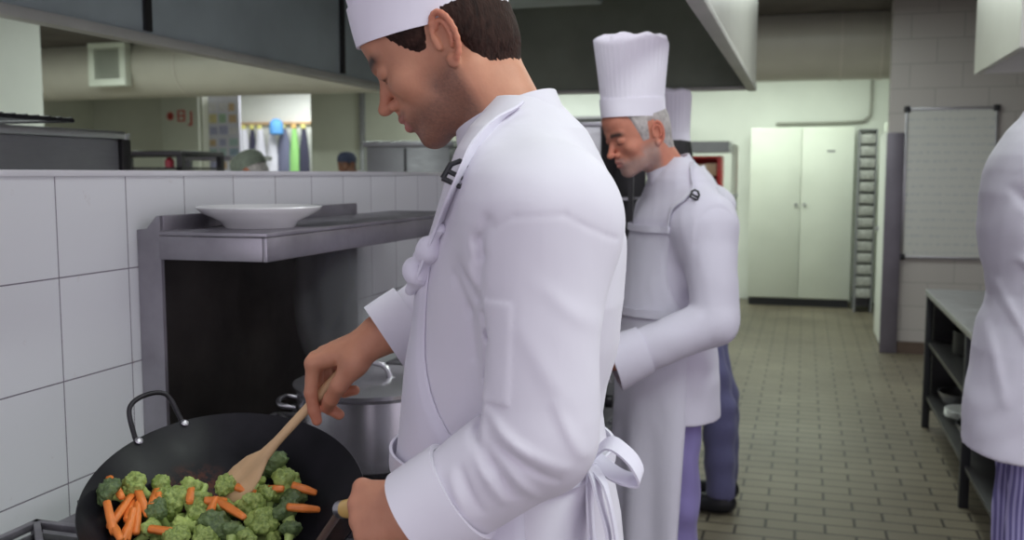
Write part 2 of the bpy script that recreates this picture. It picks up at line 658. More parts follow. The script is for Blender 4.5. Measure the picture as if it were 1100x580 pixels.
# far wall with the opening into the bright staff room
OX0, OX1, OZ = -8.17, -6.47, 2.70
struct('wall_back', [((-10, 12.1, 0), (OX0, 12.25, 2.93)), ((OX1, 12.1, 0), (-3.2, 12.25, 2.93)), ((OX0, 12.1, OZ), (OX1, 12.25, 2.93))], M['olive_wall'])
struct('wall_back_aisle', [((-3.2, 12.1, 0), (2.4, 12.25, 2.93))], M['white_paint'])
struct('wall_alcove', [((OX0 - 1.2, 14.3, 0), (OX1 + .8, 14.4, 2.93)), ((OX0 - 1.2, 12.25, 0), (OX0 - 1.1, 14.3, 2.93)), ((OX1 + .7, 12.25, 0), (OX1 + .8, 14.3, 2.93))], M['white_paint'])
struct('wall_left', [((-10.1, -2.5, 0), (-10, 14.6, 2.93))], M['olive_wall'])
struct('wall_right', [((2.3, 4.2, 0), (2.4, 8.73, 2.93))], M['block'])
struct('wall_end', [((0.655, 8.73, 0), (2.4, 8.88, 2.93))], M['block'])
struct('wall_side', [((1.3, 8.88, 0), (1.4, 12.1, 2.93))], M['white_paint'])
struct('baseboard_end', [((0.66, 8.70, 0), (2.3, 8.73, 0.10))], M['brown_skirt'])
struct('trim_2', [((0.640, 8.69, 0.0), (0.775, 8.735, 1.84))], M['purple_steel'], .004)
struct('trim_3', [((-5.72, 12.03, 0), (-5.72 + .06, 12.1, 2.93))], M['steel_dull'], .004)
pil = struct('wall_pillar', [((-8.0, 5.5, 0), (-5.40, 6.0, 2.93))], M['white_paint'])
# door standing open at the end of the aisle
bm = bmesh.new(); add_box(bm, (0.66, 8.92, 0.02), (0.70, 9.75, 1.86), .004)
dr = bm_obj('door_1', bm, M['white_paint'], None, True); dr['kind'] = 'structure'
box('door_handle', (0.64, 9.60, 0.98), (0.66, 9.68, 1.02), M['steel'], dr)


# ------------------------------------------------------------------ ducts and hoods
d = thing('ventilation_duct', 'long round painted duct running across the kitchen under the ceiling', 'duct', (0, 9.6, 2.705))
bm = bmesh.new()
add_tube(bm, [(-9.9, 0, 0), (1.25, 0, 0)], 0.345, 48)
bm_obj('duct_body', bm, M['duct'], d, True, 40)
for x in (-8.4, -6.6, -3.0, -1.2, 0.28, 0.62):
    bm = bmesh.new(); add_tube(bm, [(x - .012, 0, 0), (x + .012, 0, 0)], 0.352, 48)
    bm_obj('duct_seam', bm, M['duct_seam'], d, True, 40)
g = boxes('vent_frame', [((-7.62, -.44, -.24), (-7.14, -.33, -.165)), ((-7.62, -.44, .165), (-7.14, -.33, .24)), ((-7.62, -.44, -.165), (-7.545, -.33, .165)), ((-7.215, -.44, -.165), (-7.14, -.33, .165))], M['white_enamel'], d, .003)
boxes('vent_grille', [((-7.545, -.425 , -.165 + i * .03), (-7.215, -.35, -.147 + i * .03)) for i in range(11)], mottled('grey_grille', (0.42, .44, .38), .05, 5, .5), g)

HX0, HX1, HY0, HY1, HZ, HT = -2.31, -0.285, 0.35, 5.85, 2.0, 2.80
hood = thing('extractor_hood', 'big steel island extractor hood hanging over the stoves and tiled partition', 'extractor hood', (0, 0, 0))
t = .03
boxes('side_panel', [((HX0, HY0, HZ), (HX0 + t, HY1, HT))], M['hood_in'], hood)
o = boxes('side_panel', [((HX1 - t, HY0, HZ), (HX1, HY1, HT))], M['hood_out'], hood); o['label'] = 'pale outer panel on the aisle side'
boxes('end_panel', [((HX0 + t, HY1 - t, HZ), (HX1 - t, HY1, HT))], M['hood_end'], hood)
boxes('end_panel', [((HX0 + t, HY0, HZ), (HX1 - t, HY0 + t, HT))], M['hood_in'], hood)
boxes('top_panel', [((HX0 + t, HY0 + t, HT - .02), (HX1 - t, HY1 - t, HT))], M['hood_in'], hood)
e = .05
boxes('gutter', [((HX0 - .01, HY0, HZ - .035), (HX0 + e, HY1, HZ)), ((HX1 - .045, HY0, HZ - .025), (HX1 + .005, HY1, HZ)),
                 ((HX0 + e, HY1 - e, HZ - .02), (HX1 - .045, HY1 + .005, HZ))], M['hood_trim'], hood, .003)
for y in (1.3, 3.05, 4.6):
    boxes('seam_strip', [((HX0 + t, y - .018, HZ + .01), (HX0 + t + .014, y + .018, HT - .02))], M['steel_dark'], hood)
bm = bmesh.new()
add_prism(bm, [(-1.62, 2.36), (-1.02, 2.36), (-0.82, 2.78), (-1.82, 2.78)], HY0 + .3, 5.0)
fb = bm_obj('filter_bank', bm, M['hood_in'], hood)
for y in np.arange(1.0, 4.9, .5):
    boxes('filter_rail', [((-1.64, y, 2.345), (-1.00, y + .03, 2.36))], M['hood_trim'], fb)

hd = thing('extractor_hood', 'white boxy extractor hood at top right above the workbench', 'extractor hood', (0, 0, 0))
HXa, HXb, HYa, HYb, HZ2 = .80, 2.1, 4.35, 5.45, 2.0
boxes('side_panel', [((HXa, HYa, HZ2), (HXa + .03, HYb, 2.85))], M['hood_out'], hd)
boxes('side_panel', [((HXb - .03, HYa, HZ2), (HXb, HYb, 2.85))], M['hood_out'], hd)
boxes('front_panel', [((HXa + .03, HYa, HZ2), (HXb - .03, HYa + .03, 2.85))], M['white_enamel'], hd)
boxes('back_panel', [((HXa + .03, HYb - .03, HZ2), (HXb - .03, HYb, 2.85))], M['hood_out'], hd)
boxes('top_panel', [((HXa + .03, HYa + .03, 2.3), (HXb - .03, HYb - .03, 2.32))], M['hood_in'], hd)

# ------------------------------------------------------------------ far end of the aisle
cb = thing('tall_cupboard', 'tall pale two-door cupboard on a black plinth at the end of the aisle', 'cupboard', (0, 0, 0))
CX0, CX1, CY = -0.565, 0.60, 11.50
CX0, CX1 = -0.60, 0.51
boxes('carcass', [((CX0, CY + .02, .09), (CX1, 12.08, 2.02))], M['white_enamel'], cb, .003)
boxes('plinth', [((CX0 + .01, CY + .04, 0), (CX1 - .01, 12.08, .09))], M['plinth'], cb)
mx = (CX0 + CX1) / 2
for a, b_, kx in ((CX0, mx - .004, mx - .045), (mx + .004, CX1, mx + .045)):
    dd = box('door', (a, CY, .10), (b_, CY + .02, 2.01), M['white_enamel'], cb, .003)
    lathe('knob', [(0, .0), (.012, .0), (.016, .012), (.012, .022), (0, .024)], M['steel_dull'], dd, 16, Matrix.Translation((kx, CY, 1.16)) @ Matrix.Rotation(R(90), 4, 'X'))
boxes('name_plate', [((CX1 - .28, CY - .004, 1.745), (CX1 - .20, CY, 1.765))], M['steel_dull'], cb)
cd = tube('conduit', curve_pts([(-0.35, 12.06, 2.09), (0.5, 12.06, 2.10), (0.66, 12.06, 2.14), (0.70, 12.06, 2.26), (0.70, 12.06, 2.85)], 5), .014, mottled('grey_pipe', (.35, .34, .30), .1, 5), None)
tag(cd, 'thin grey pipe bending down the far wall above the tall cupboard', 'pipe')

# narrow steel locker strip and gas pipe beside the cupboard
lk = thing('narrow_rack', 'narrow grey speckled tray rack between cupboard and open door', 'rack', (0, 0, 0))
boxes('frame', [((.545, 11.2, 0), (.56, 11.6, 1.98)), ((.715, 11.2, 0), (.73, 11.6, 1.98)), ((.545, 11.2, 1.965), (.73, 11.6, 1.98)), ((.56, 11.59, 0.02), (.715, 11.6, 1.96))], M['steel_dull'], lk)
for i in range(14):
    box('tray', (.562, 11.205, .16 + i * .128), (.713, 11.58, .262 + i * .128), mottled('tray_grey', (.42, .42, .40), .3, 30) if i == 0 else bpy.data.materials['tray_grey'], lk, .004)
post = box('door_post', (.745, 10.4, 0), (.80, 10.5, 1.35), M['brown_skirt'], None, .003)
tag(post, 'brown wooden post standing behind the open door at the aisle end', 'post')
gp = tube('standing_pipe', [(.83, 11.3, 0.0), (.83, 11.3, 2.05)], .03, M['white_enamel'], None)
tag(gp, 'pale upright pipe between narrow tray rack and open door', 'pipe')
ob = box('gas_valve', (.80, 11.22, 1.33), (.87, 11.27, 1.40), mottled('orange_plastic', (.75, .32, .05), .1, 5), gp, .01)

# whiteboard with faint writing
def whiteboard_mat():
    m, nt, b = new_mat('scribbled_whiteboard')
    co = coords(nt, (1, 1, 1), 'Object')
    w = nt.nodes.new('ShaderNodeTexWave'); w.bands_direction = 'Z'
    w.inputs['Scale'].default_value = 4.6; w.inputs['Distortion'].default_value = 1.0
    link(nt, co, w.inputs['Vector'])
    n = noise(nt, coords(nt, (1, 1, .25)), 38, 3, .7)
    mul = nt.nodes.new('ShaderNodeMath'); mul.operation = 'MULTIPLY'
    link(nt, w.outputs['Fac'], mul.inputs[0]); link(nt, n, mul.inputs[1])
    link(nt, ramp(nt, mul.outputs[0], [(0.38, (0.56, 0.55, 0.53)), (0.60, (0.44, 0.45, 0.47))]), b.inputs['Base Color'])
    b.inputs['Roughness'].default_value = .3
    return m


wb = thing('whiteboard', 'framed whiteboard with faint handwriting on the pale end wall', 'whiteboard', (0, 0, 0))
WX0, WX1, WZ0, WZ1, WY = 0.79, 1.46, 0.815, 2.03, 8.73
boxes('board', [((WX0, WY - .02, WZ0), (WX1, WY - .002, WZ1))], whiteboard_mat(), wb)
boxes('frame', [((WX0 - .012, WY - .026, WZ0 - .012), (WX0 + .008, WY, WZ1 + .012)), ((WX1 - .008, WY - .026, WZ0 - .012), (WX1 + .012, WY, WZ1 + .012)),
                ((WX0, WY - .026, WZ0 - .012), (WX1, WY, WZ0 + .008)), ((WX0, WY - .026, WZ1 - .008), (WX1, WY, WZ1 + .012))], M['steel'], wb, .002)
for x in (WX0, WX1):
    for z in (WZ0, WZ1):
        box('corner_cap', (x - .026, WY - .034, z - .026), (x + .026, WY - .001, z + .026), M['black'], wb, .01)

# workbench on the right with shelves, plates and pans
wbench = thing('steel_workbench', 'low steel workbench with open dark shelves at right of the aisle', 'workbench', (0, 0, 0))
BX0, BX1, BY0, BY1 = .70, 1.40, 3.25, 6.2
boxes('bench_top', [((BX0, BY0, .79), (BX1, BY1, .825))], M['steel'], wbench, .004)
for z in (.18, .50):
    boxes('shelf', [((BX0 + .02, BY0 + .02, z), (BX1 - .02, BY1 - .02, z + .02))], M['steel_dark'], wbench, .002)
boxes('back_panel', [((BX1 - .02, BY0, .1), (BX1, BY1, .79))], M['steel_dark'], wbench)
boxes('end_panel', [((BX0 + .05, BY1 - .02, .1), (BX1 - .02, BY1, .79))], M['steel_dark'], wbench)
for y in (BY0 + .03, 4.7, BY1 - .03):
    for x in (BX0 + .025, BX1 - .045):
        boxes('leg', [((x - .02, y - .02, 0), (x + .02, y + .02, .79))], M['plinth'], wbench, .003)
PL = [(0, .004), (.06, .004), (.065, 0), (.075, 0), (.085, .01), (.125, .024), (.135, .030), (.137, .032), (.134, .034), (.122, .029), (.082, .016), (.06, .010), (0, .010)]


def plate(loc, label, group=None, s=1.0):
    o = lathe('plate', [(r * s, z) for r, z in PL], M['porcelain'], None, 56)
    o.location = loc
    return tag(o, label, 'plate', group)


for i in range(3):
    plate((.88, 5.55, .20 + .013 * i), ('bottom white plate of the stack on the lower bench shelf', 'middle white plate of the stack on the lower bench shelf', 'top white plate of the stack on the lower bench shelf')[i], 'white plates stacked on the lower bench shelf')
for (y, z, r, lab) in ((5.1, .20, .14, 'pale bowl on the lower bench shelf, nearer the camera than the stacked plates'), (5.85, .20, .13, 'pale bowl on the lower bench shelf behind the stacked plates')):
    o = lathe('mixing_bowl', [(0, 0), (.05, 0), (r * .8, .04), (r, .09), (r + .004, .09), (r * .82, .034), (.05, -.006 + .01), (0, .004)], M['steel'], None, 40)
    o.location = (.88, y, z); tag(o, lab, 'bowl')
for (y, r, hh, lab) in ((5.75, .15, .13, 'dark pan on the middle bench shelf furthest from the camera'), (5.3, .14, .16, 'dark pan on the middle bench shelf between its two neighbours'), (4.85, .15, .12, 'dark pan on the middle bench shelf nearest the camera')):
    p = thing('saucepan', lab, 'pan', (.95, y, .52))
    lathe('pan_body', [(0, 0), (r - .01, 0), (r, .01), (r, hh), (r + .006, hh + .003), (r - .004, hh), (r - .004, .01), (0, .006)], M['iron'], p, 36)
    tube('pan_handle', [(r, 0, hh - .03), (r + .16, .03, hh - .01)], .009, M['iron'], p, 10)

# rack with a red-fronted box to the left of the cupboard
rk = thing('steel_rack', 'grey steel rack standing left of the tall pale cupboard', 'rack', (0, 0, 0))
for x in (-1.42, -.70):
    for y in (10.2, 10.6):
        boxes('post', [((x - .018, y - .018, 0), (x + .018, y + .018, 1.80))], M['white_enamel'], rk)
for z in (.3, .85, 1.27):
    boxes('shelf', [((-1.44, 10.18, z), (-.68, 10.62, z + .02))], M['steel_dull'], rk)
boxes('shelf', [((-1.38, 10.1, 1.72), (-.74, 10.62, 1.83))], M['steel_dull'], rk)
rb = thing('red_crate', 'red-framed box with beige packets on the far steel rack', 'crate', (.12, 0, -.05))
boxes('frame', [((-1.30, 10.2, 1.36), (-1.26, 10.5, 1.72)), ((-.98, 10.2, 1.36), (-.94, 10.5, 1.72)), ((-1.30, 10.2, 1.34), (-.94, 10.5, 1.37)), ((-1.30, 10.2, 1.71), (-.94, 10.5, 1.735)), ((-1.26, 10.46, 1.37), (-.98, 10.5, 1.71))],
      mottled('red_plastic', (.50, .02, .02), .1, 5, .4), rb, .003)
for k, (x, z) in enumerate(((-1.24, 1.37), (-1.11, 1.37), (-1.2, 1.52), (-1.10, 1.53))):
    box('packet', (x, 10.24, z), (x + .11, 10.42, z + .13), mottled('beige_packet_%s' % 'abcd'[k], ((.55, .42, .28), (.5, .45, .36), (.6, .5, .4), (.45, .30, .2))[k], .15, 12), rb, .01)
bx = box('storage_box', (-1.05, 10.22, .87), (-.74, 10.55, 1.15), M['purple_steel'], None, .01)
tag(bx, 'grey storage box on the middle shelf of the far rack', 'box')
bx = box('storage_box', (-1.38, 10.22, .87), (-1.10, 10.55, 1.10), M['white_enamel'], None, .01)
tag(bx, 'pale storage box on the middle shelf of the far rack', 'box')

# ------------------------------------------------------------------ the kitchen beyond the partition
ov = thing('steel_oven', 'stainless steel oven with sloping top edge behind the tiled partition', 'oven', (0, 0, 0))
boxes('body', [((-2.5, .6, .1), (-1.90, 2.40, 1.60))], M['steel_dull'], ov, .006)
boxes('top_lip', [((-2.5, .6, 1.60), (-1.885, 2.41, 1.622))], M['steel'], ov, .004)
boxes('end_post', [((-1.93, 2.40, .1), (-1.89, 2.44, 1.60))], M['steel_dark'], ov, .003)
for y in (.7, 2.3):
    for x in (-2.45, -1.95):
        boxes('leg', [((x - .02, y - .02, 0), (x + .02, y + .02, .1))], M['steel_dull'], ov)
gr = thing('wire_rack', 'black wire oven rack lying on top of the steel oven', 'rack', (0, 0, 0))
bm = bmesh.new()
add_tube(bm, [(-1.92, 1.0, 1.652), (-1.92, 2.24, 1.645)], .006, 8)
add_tube(bm, [(-2.36, 1.0, 1.652), (-2.36, 2.24, 1.645)], .006, 8)
add_tube(bm, [(-1.92, 2.235, 1.645), (-2.36, 2.235, 1.645)], .006, 8)
bm_obj('frame', bm, M['iron'], gr, True)
bm = bmesh.new()
for i in range(31):
    y = 1.02 + i * .04
    add_tube(bm, [(-1.905, y, 1.6555 - .0055 * i / 31), (-2.37, y, 1.6555 - .0055 * i / 31)], .0028, 6)
bm_obj('wires', bm, M['iron'], gr, True)
for y in (1.1, 1.95):
    for x in (-1.93, -2.34):
        tube('foot', [(x, y, 1.622), (x, y, 1.650)], .005, M['iron'], gr, 8)
pn = thing('baking_pan', 'dark pan edge on the wire rack at far left', 'pan', (-2.06, 1.86, 1.659))
lathe('pan_body', [(0, 0), (.10, 0), (.13, .02), (.135, .022), (.10, .006), (0, .004)], M['iron'], pn, 30)

# prep table and racks further back
tr = thing('prep_table', 'dark low-shelved table seen above the tiles left of the doorway', 'table', (0, 0, 0))
TX0, TX1, TY = -4.75, -3.95, 5.6
boxes('table_top', [((TX0, TY, 1.62), (TX1, TY + .5, 1.655))], M['steel_dark'], tr, .003)
boxes('shelf', [((TX0, TY, 1.53), (TX1, TY + .5, 1.545))], M['steel_dark'], tr)
boxes('lower_shelf', [((TX0, TY, .5), (TX1, TY + .5, .52))], M['steel_dark'], tr)
for x in (TX0 + .02, TX1 - .02):
    for y in (TY + .02, TY + .48):
        boxes('leg', [((x - .02, y - .02, 0), (x + .02, y + .02, 1.62))], M['steel_dark'], tr)
rr = thing('drying_rail', 'thin grey rail frame above the dark table', 'rack', (0, 0, 0))
boxes('rail', [((-4.62, 5.2, 1.735), (-4.05, 5.22, 1.75))], M['steel_dull'], rr)
for x in (-4.6, -4.07):
    boxes('post', [((x - .012, 5.198, 0), (x + .012, 5.222, 1.75))], M['steel_dull'], rr)
bt = thing('red_bottle', 'small red bottle standing on the dark shelved table', 'bottle', (-4.10, 5.68, 1.545))
lathe('bottle_body', [(0, 0), (.03, 0), (.032, .045), (.018, .06), (.012, .068), (0, .068)], mottled('red_glass', (.35, .03, .05), .1, 8, .3), bt, 20)
rr = thing('steel_counter', 'grey steel counter with bright rim in front of the notice board', 'counter', (0, 0, 0))
boxes('counter_top', [((-4.35, 6.17, 1.60), (-3.80, 6.5, 1.63))], M['steel'], rr, .003)
boxes('counter_shelf', [((-4.33, 6.19, 1.50), (-3.84, 6.48, 1.52))], M['steel_dull'], rr)
for x in (-4.32, -3.84):
    boxes('leg', [((x - .02, 6.19, 0), (x + .02, 6.23, 1.60))], M['steel_dull'], rr)

fr = thing('steel_fridge', 'steel cabinet with lid behind the partition right of the capped man', 'cabinet', (0, 0, 0))
boxes('body', [((-2.99, 6.4, .1), (-2.36, 7.0, 1.69))], M['steel_dull'], fr, .006)
boxes('lid', [((-3.01, 6.38, 1.69), (-2.33, 7.02, 1.73))], M['steel_dull'], fr, .006)
boxes('door_seam', [((-2.70, 6.392, .12), (-2.685, 6.40, 1.68))], M['steel_dark'], fr)
boxes('base', [((-2.97, 6.42, 0), (-2.38, 6.98, .1))], M['plinth'], fr)
wh = thing('white_appliance', 'white boxy appliance beside the steel cabinet, behind the first chef\'s chin', 'appliance', (0, 0, 0))
boxes('body', [((-2.30, 6.4, 0.05), (-1.75, 6.9, 1.67))], M['white_enamel'], wh, .01)
boxes('base', [((-2.28, 6.42, 0), (-1.77, 6.88, .05))], M['plinth'], wh)
pc = thing('wall_picture', 'small framed picture on the far wall beside the first chef\'s nose', 'picture', (0, 0, 0))
boxes('frame', [((-4.32, 12.06, 2.06), (-3.95, 12.1, 2.30))], M['white_paint'], pc, .004)
boxes('picture', [((-4.29, 12.05, 2.09), (-3.98, 12.06, 2.27))], mottled('dull_green_print', (.20, .25, .17), .5, 12), pc)

# panel with red symbols and notice board beside the opening
ntm = mottled('notice_panel_cream', (.62, .64, .56), .03, 3)
np_ = thing('sign_panel', 'cream wall panel with three small red symbols beside the bright opening', 'sign', (0, 0, 0))
boxes('panel', [((-8.80, 12.04, 0.6), (-8.20, 12.1, 2.70))], ntm, np_, .004)
red = mottled('red_paint', (.52, .07, .06), .05, 4)
bm = bmesh.new()
for a in range(4):
    add_box(bm, (-8.71, 12.03, 2.305), (-8.59, 12.04, 2.33), 0, Matrix.Rotation(a * PI / 4, 3, 'Y'))
bm_obj('red_symbol', bm, red, np_)
boxes('red_symbol', [((-8.53, 12.03, 2.24), (-8.51, 12.04, 2.40)), ((-8.43, 12.03, 2.24), (-8.41, 12.04, 2.40)), ((-8.51, 12.03, 2.38), (-8.43, 12.04, 2.40)), ((-8.51, 12.03, 2.31), (-8.43, 12.04, 2.33)), ((-8.51, 12.03, 2.24), (-8.43, 12.04, 2.26))], red, np_)
boxes('red_symbol', [((-8.32, 12.03, 2.18), (-8.295, 12.04, 2.38)), ((-8.36, 12.03, 2.18), (-8.32, 12.04, 2.205))], red, np_)
nb = thing('notice_board', 'lavender-white board covered with small coloured notices', 'notice board', (0, 0, 0))
boxes('board', [((-8.30, 12.42, .9), (-7.78, 12.46, 2.64))], mottled('pale_lavender_board', (.68, .67, .78), .05, 4), nb, .003)
boxes('support', [((-8.29, 12.44, 0), (-8.25, 12.48, .9)), ((-7.83, 12.44, 0), (-7.79, 12.48, .9))], M['steel_dull'], nb)
rg = random.Random(5)
cols = [(.62, .45, .30), (.70, .62, .35), (.42, .42, .62), (.45, .58, .60), (.35, .45, .60), (.62, .40, .42), (.40, .55, .42), (.72, .70, .76)]
nm = [mottled('notice_paper_%s' % w, c, .12, 30, .8) for w, c in zip(('tan', 'yellow', 'violet', 'aqua', 'blue', 'pink', 'green', 'white'), cols)]
for r_ in range(8):
    for c_ in range(3):
        x = -8.27 + c_ * .162; z = 2.40 - r_ * .165
        w = .09 + rg.random() * .05; hh = .09 + rg.random() * .04
        boxes('notice', [((x, 12.412, z), (x + w, 12.42, z + hh))], nm[rg.randrange(8) if r_ else rg.choice((0, 1, 7))], nb)

# coats and aprons on hooks in the bright room
rail = box('hook_rail', (-8.95, 14.22, 2.30), (-7.50, 14.3, 2.34), M['wood'], None, .003)
tag(rail, 'wooden hook rail on the bright room wall holding coats', 'rail')


def hanging(x, w, zb, mat, label, hook, seed):
    o = thing('hanging_coat', label, 'coat', (x, 14.12, 0), 0, None)
    bm = bmesh.new()
    rg = random.Random(seed)
    n = 14; rows = []
    for i in range(9):
        t_ = i / 8; z = 2.24 + (zb - 2.24) * t_
        ww = w * (.35 + .65 * min(1, t_ * 3.2))
        rows.append([bm.verts.new((ww * (j / n - .5), -.035 * math.sin(PI * j / n) - .012 * math.sin(j * 2.1 + seed) * t_, z)) for j in range(n + 1)] +
                    [bm.verts.new((ww * (j / n - .5), .035, z)) for j in range(n, -1, -1)])
    m_ = len(rows[0])
    for a, b_ in zip(rows, rows[1:]):
        for j in range(m_):
            bm.faces.new((a[j], a[(j + 1) % m_], b_[(j + 1) % m_], b_[j]))
    bm.faces.new(rows[0]); bm.faces.new(rows[-1][::-1])
    bm_obj('coat_cloth', bm, mat, o, True, 50)
    lathe('hook_tag', [(0, 0), (.035, 0), (.045, .03), (.035, .06), (0, .07)], hook, o, 16, Matrix.Translation((0, 0, 2.225)))


yel = mottled('yellow_tag', (.75, .72, .22), .1, 5)
ora = mottled('orange_tag', (.75, .48, .15), .1, 5)
wh_ = cloth('white_apron_cloth', (.80, .80, .86))
blk = cloth('charcoal_cloth', (.05, .05, .08))
grn = cloth('lime_cloth', (.30, .62, .20))
dnm = cloth('slate_cloth', (.16, .17, .25))
hanging(-8.77, .20, 1.0, wh_, 'white coat hanging furthest left on the hook rail', yel, 1)
hanging(-8.62, .12, 1.2, blk, 'thin black apron hanging between two white coats, nearest the left end', yel, 2)
hanging(-8.48, .20, 1.0, wh_, 'white coat hanging just right of the thin black apron', yel, 3)
hanging(-8.26, .20, .9, wh_, 'white coat hanging under the blue cap\'s left side', yel, 4)
hanging(-8.05, .22, 1.3, dnm, 'slate coat hanging below the bright blue cap', yel, 5)
hanging(-7.86, .17, .9, grn, 'lime green apron on the hook rail', ora, 6)
hanging(-7.69, .17, .8, blk, 'charcoal coat hanging furthest right on the hook rail', yel, 7)
o = lathe('blue_cap', [(0, .16), (.05, .15), (.10, .10), (.115, .03), (.11, -.08), (.05, -.10), (0, -.10)], mottled('bright_blue_cloth', (.10, .30, .62), .1, 8, .8), None, 24)
o.location = (-8.09, 13.98, 2.22); tag(o, 'bright blue cap hanging above the slate coat', 'cap')

# bright shelving seen between the first chef's shoulder and the tall hat
sh = thing('wall_shelving', 'bright wall shelves with bottles seen between the two chefs', 'shelves', (0, 0, 0))
for z in (1.78, 1.98, 2.16):
    boxes('shelf', [((-3.1, 11.6, z), (-1.6, 12.08, z + .03))], M['steel'], sh)
for x in (-3.1, -2.35, -1.62):
    boxes('post', [((x, 11.6, 0), (x + .03, 11.63, 2.2))], M['steel_dull'], sh)
for i, (x, c, lab) in enumerate(((-2.16, (.30, .33, .10), 'olive jar on the bright far shelves beside the tall hat'), (-2.02, (.40, .22, .12), 'brown jar on the bright far shelves beside the tall hat'))):
    o = lathe('jar', [(0, 0), (.045, 0), (.05, .01), (.05, .08), (.03, .10), (.032, .12), (0, .12)], mottled('jar_%s' % ('olive', 'brown')[i], c, .15, 15, .3), None, 20)
    o.location = (x, 11.75, 1.81); tag(o, lab, 'jar')
ug = thing('steel_grill', 'tall steel grill with dark open shelves behind the chef in the tall hat', 'grill', (0, 0, 0))
boxes('front_panel', [((-1.28, 3.72, .93), (-.755, 3.74, 1.68))], M['steel'], ug, .003)
boxes('top_panel', [((-1.28, 3.72, 1.68), (-.63, 4.04, 1.70))], M['steel'], ug, .003)
boxes('base_panel', [((-1.28, 3.72, .91), (-.63, 4.04, .93))], M['steel_dull'], ug, .003)
boxes('back_panel', [((-1.28, 4.02, .93), (-.63, 4.04, 1.68))], M['steel_dark'], ug)
boxes('side_panel', [((-1.28, 3.74, .93), (-1.26, 4.02, 1.68))], M['steel_dark'], ug)
boxes('divider', [((-.775, 3.74, .93), (-.755, 4.02, 1.68))], M['steel_dark'], ug)
boxes('corner_post', [((-.65, 3.73, .93), (-.63, 3.75, 1.68))], M['steel_dark'], ug)
for z in (1.10, 1.24, 1.40):
    boxes('wire_shelf', [((-.755, 3.75 + i * .04, z), (-.63, 3.757 + i * .04, z + .006)) for i in range(7)] + [((-.755, 3.735, z), (-.63, 3.745, z + .01))], M['steel'], ug)
for x in (-1.24, -.67):
    for y in (3.76, 4.0):
        boxes('leg', [((x - .015, y - .015, .868), (x + .015, y + .015, .91))], M['steel_dull'], ug)

# ------------------------------------------------------------------ stoves
def burner(parent, cx, cy):
    boxes('burner_well', [((cx - .155, cy - .155, .868), (cx + .155, cy + .155, .874))], M['steel_dark'], parent)
    lathe('burner_cap', [(0, .0), (.045, 0), (.05, .01), (.035, .018), (0, .02)], M['iron'], parent, 28, Matrix.Translation((cx, cy, .874)))


def grate(parent, cx, cy):
    L = []
    w = .16
    for a, b_ in (((cx - w, cy - w), (cx + w, cy - w + .014)), ((cx - w, cy + w - .014), (cx + w, cy + w)), ((cx - w, cy - w), (cx - w + .014, cy + w)), ((cx + w - .014, cy - w), (cx + w, cy + w))):
        L.append(((a[0], a[1], .884), (b_[0], b_[1], .897)))
    bm = bmesh.new()
    for lo, hi in L: add_box(bm, lo, hi, .002)
    for k in range(4):
        an = PI / 4 + k * PI / 2
        c_, s_ = math.cos(an), math.sin(an)
        add_box(bm, (cx + .045, cy - .006, .884), (cx + w * 1.3, cy + .006, .897), .002, Matrix.Rotation(an, 3, 'Z'), Vector((cx, cy, .89)))
    for sx in (-1, 1):
        for sy in (-1, 1):
            add_box(bm, (cx + sx * (w - .008) - .007, cy + sy * (w - .008) - .007, .874), (cx + sx * (w - .008) + .007, cy + sy * (w - .008) + .007, .886))
    bm_obj('pan_support', bm, M['greybar'], parent, True, 35)


def stove(y0, y1, label, ys):
    s = thing('cooking_range', label, 'stove', (0, 0, 0))
    boxes('body', [((-1.29, y0, .12), (-.62, y1, .85))], M['steel_dull'], s, .004)
    boxes('cooktop', [((-1.295, y0, .85), (-.605, y1, .868))], M['greybar'], s, .004)
    for y in ys:
        for x in (-1.12, -.79):
            burner(s, x, y); grate(s, x, y)
    n = len(ys)
    for i, y in enumerate(ys):
        boxes('oven_door', [((-.62, y - .17, .2), (-.60, y + .17, .66))], M['steel'], s, .004)
        for dx in (-.08, .08):
            lathe('control_knob', [(0, 0), (.022, 0), (.02, .022), (0, .024)], M['black'], s, 20, Matrix.Translation((-.605, y + dx, .76)) @ Matrix.Rotation(R(90), 4, 'Y'))
    for y in (y0 + .05, y1 - .05):
        for x in (-1.24, -.68):
            boxes('leg', [((x - .02, y - .02, 0), (x + .02, y + .02, .12))], M['steel_dark'], s)


stove(.55, 2.72, 'steel gas range with black burners under the wok and stock pot', (.80, 1.20, 1.62, 2.02, 2.42))
stove(2.78, 4.08, 'second steel gas range in front of the chef in the tall hat', (3.02, 3.40))

# splashback with warming shelf
sp = thing('splashback_shelf', 'steel splashback with overhanging warming shelf against the tiled wall', 'shelf', (0, 0, 0))
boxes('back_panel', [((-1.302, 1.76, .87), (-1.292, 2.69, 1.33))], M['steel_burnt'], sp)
bm = bmesh.new()
add_prism(bm, [(-1.349, .87), (-1.292, .87), (-1.292, 1.413), (-1.30, 1.413), (-1.325, 1.386), (-1.349, 1.383)], 1.750, 1.760)
bm_obj('side_panel', bm, M['steel_shelf'], sp)
boxes('shelf', [((-1.29, 1.74, 1.372), (-1.035, 2.95, 1.382)), ((-1.045, 1.74, 1.322), (-1.035, 2.95, 1.372)), ((-1.29, 1.74, 1.322), (-1.045, 1.75, 1.372))], M['steel_shelf'], sp, .0025)
boxes('upstand', [((-1.302, 1.76, 1.33), (-1.29, 2.69, 1.413))], M['steel_shelf'], sp, .001)
boxes('end_bracket', [((-1.085, 2.95, 1.30), (-1.00, 2.965, 1.50))], M['steel_dull'], sp, .002)

plate((-1.163, 1.93, 1.382), 'white porcelain plate on the steel warming shelf').scale = (1, 1, 1.4)

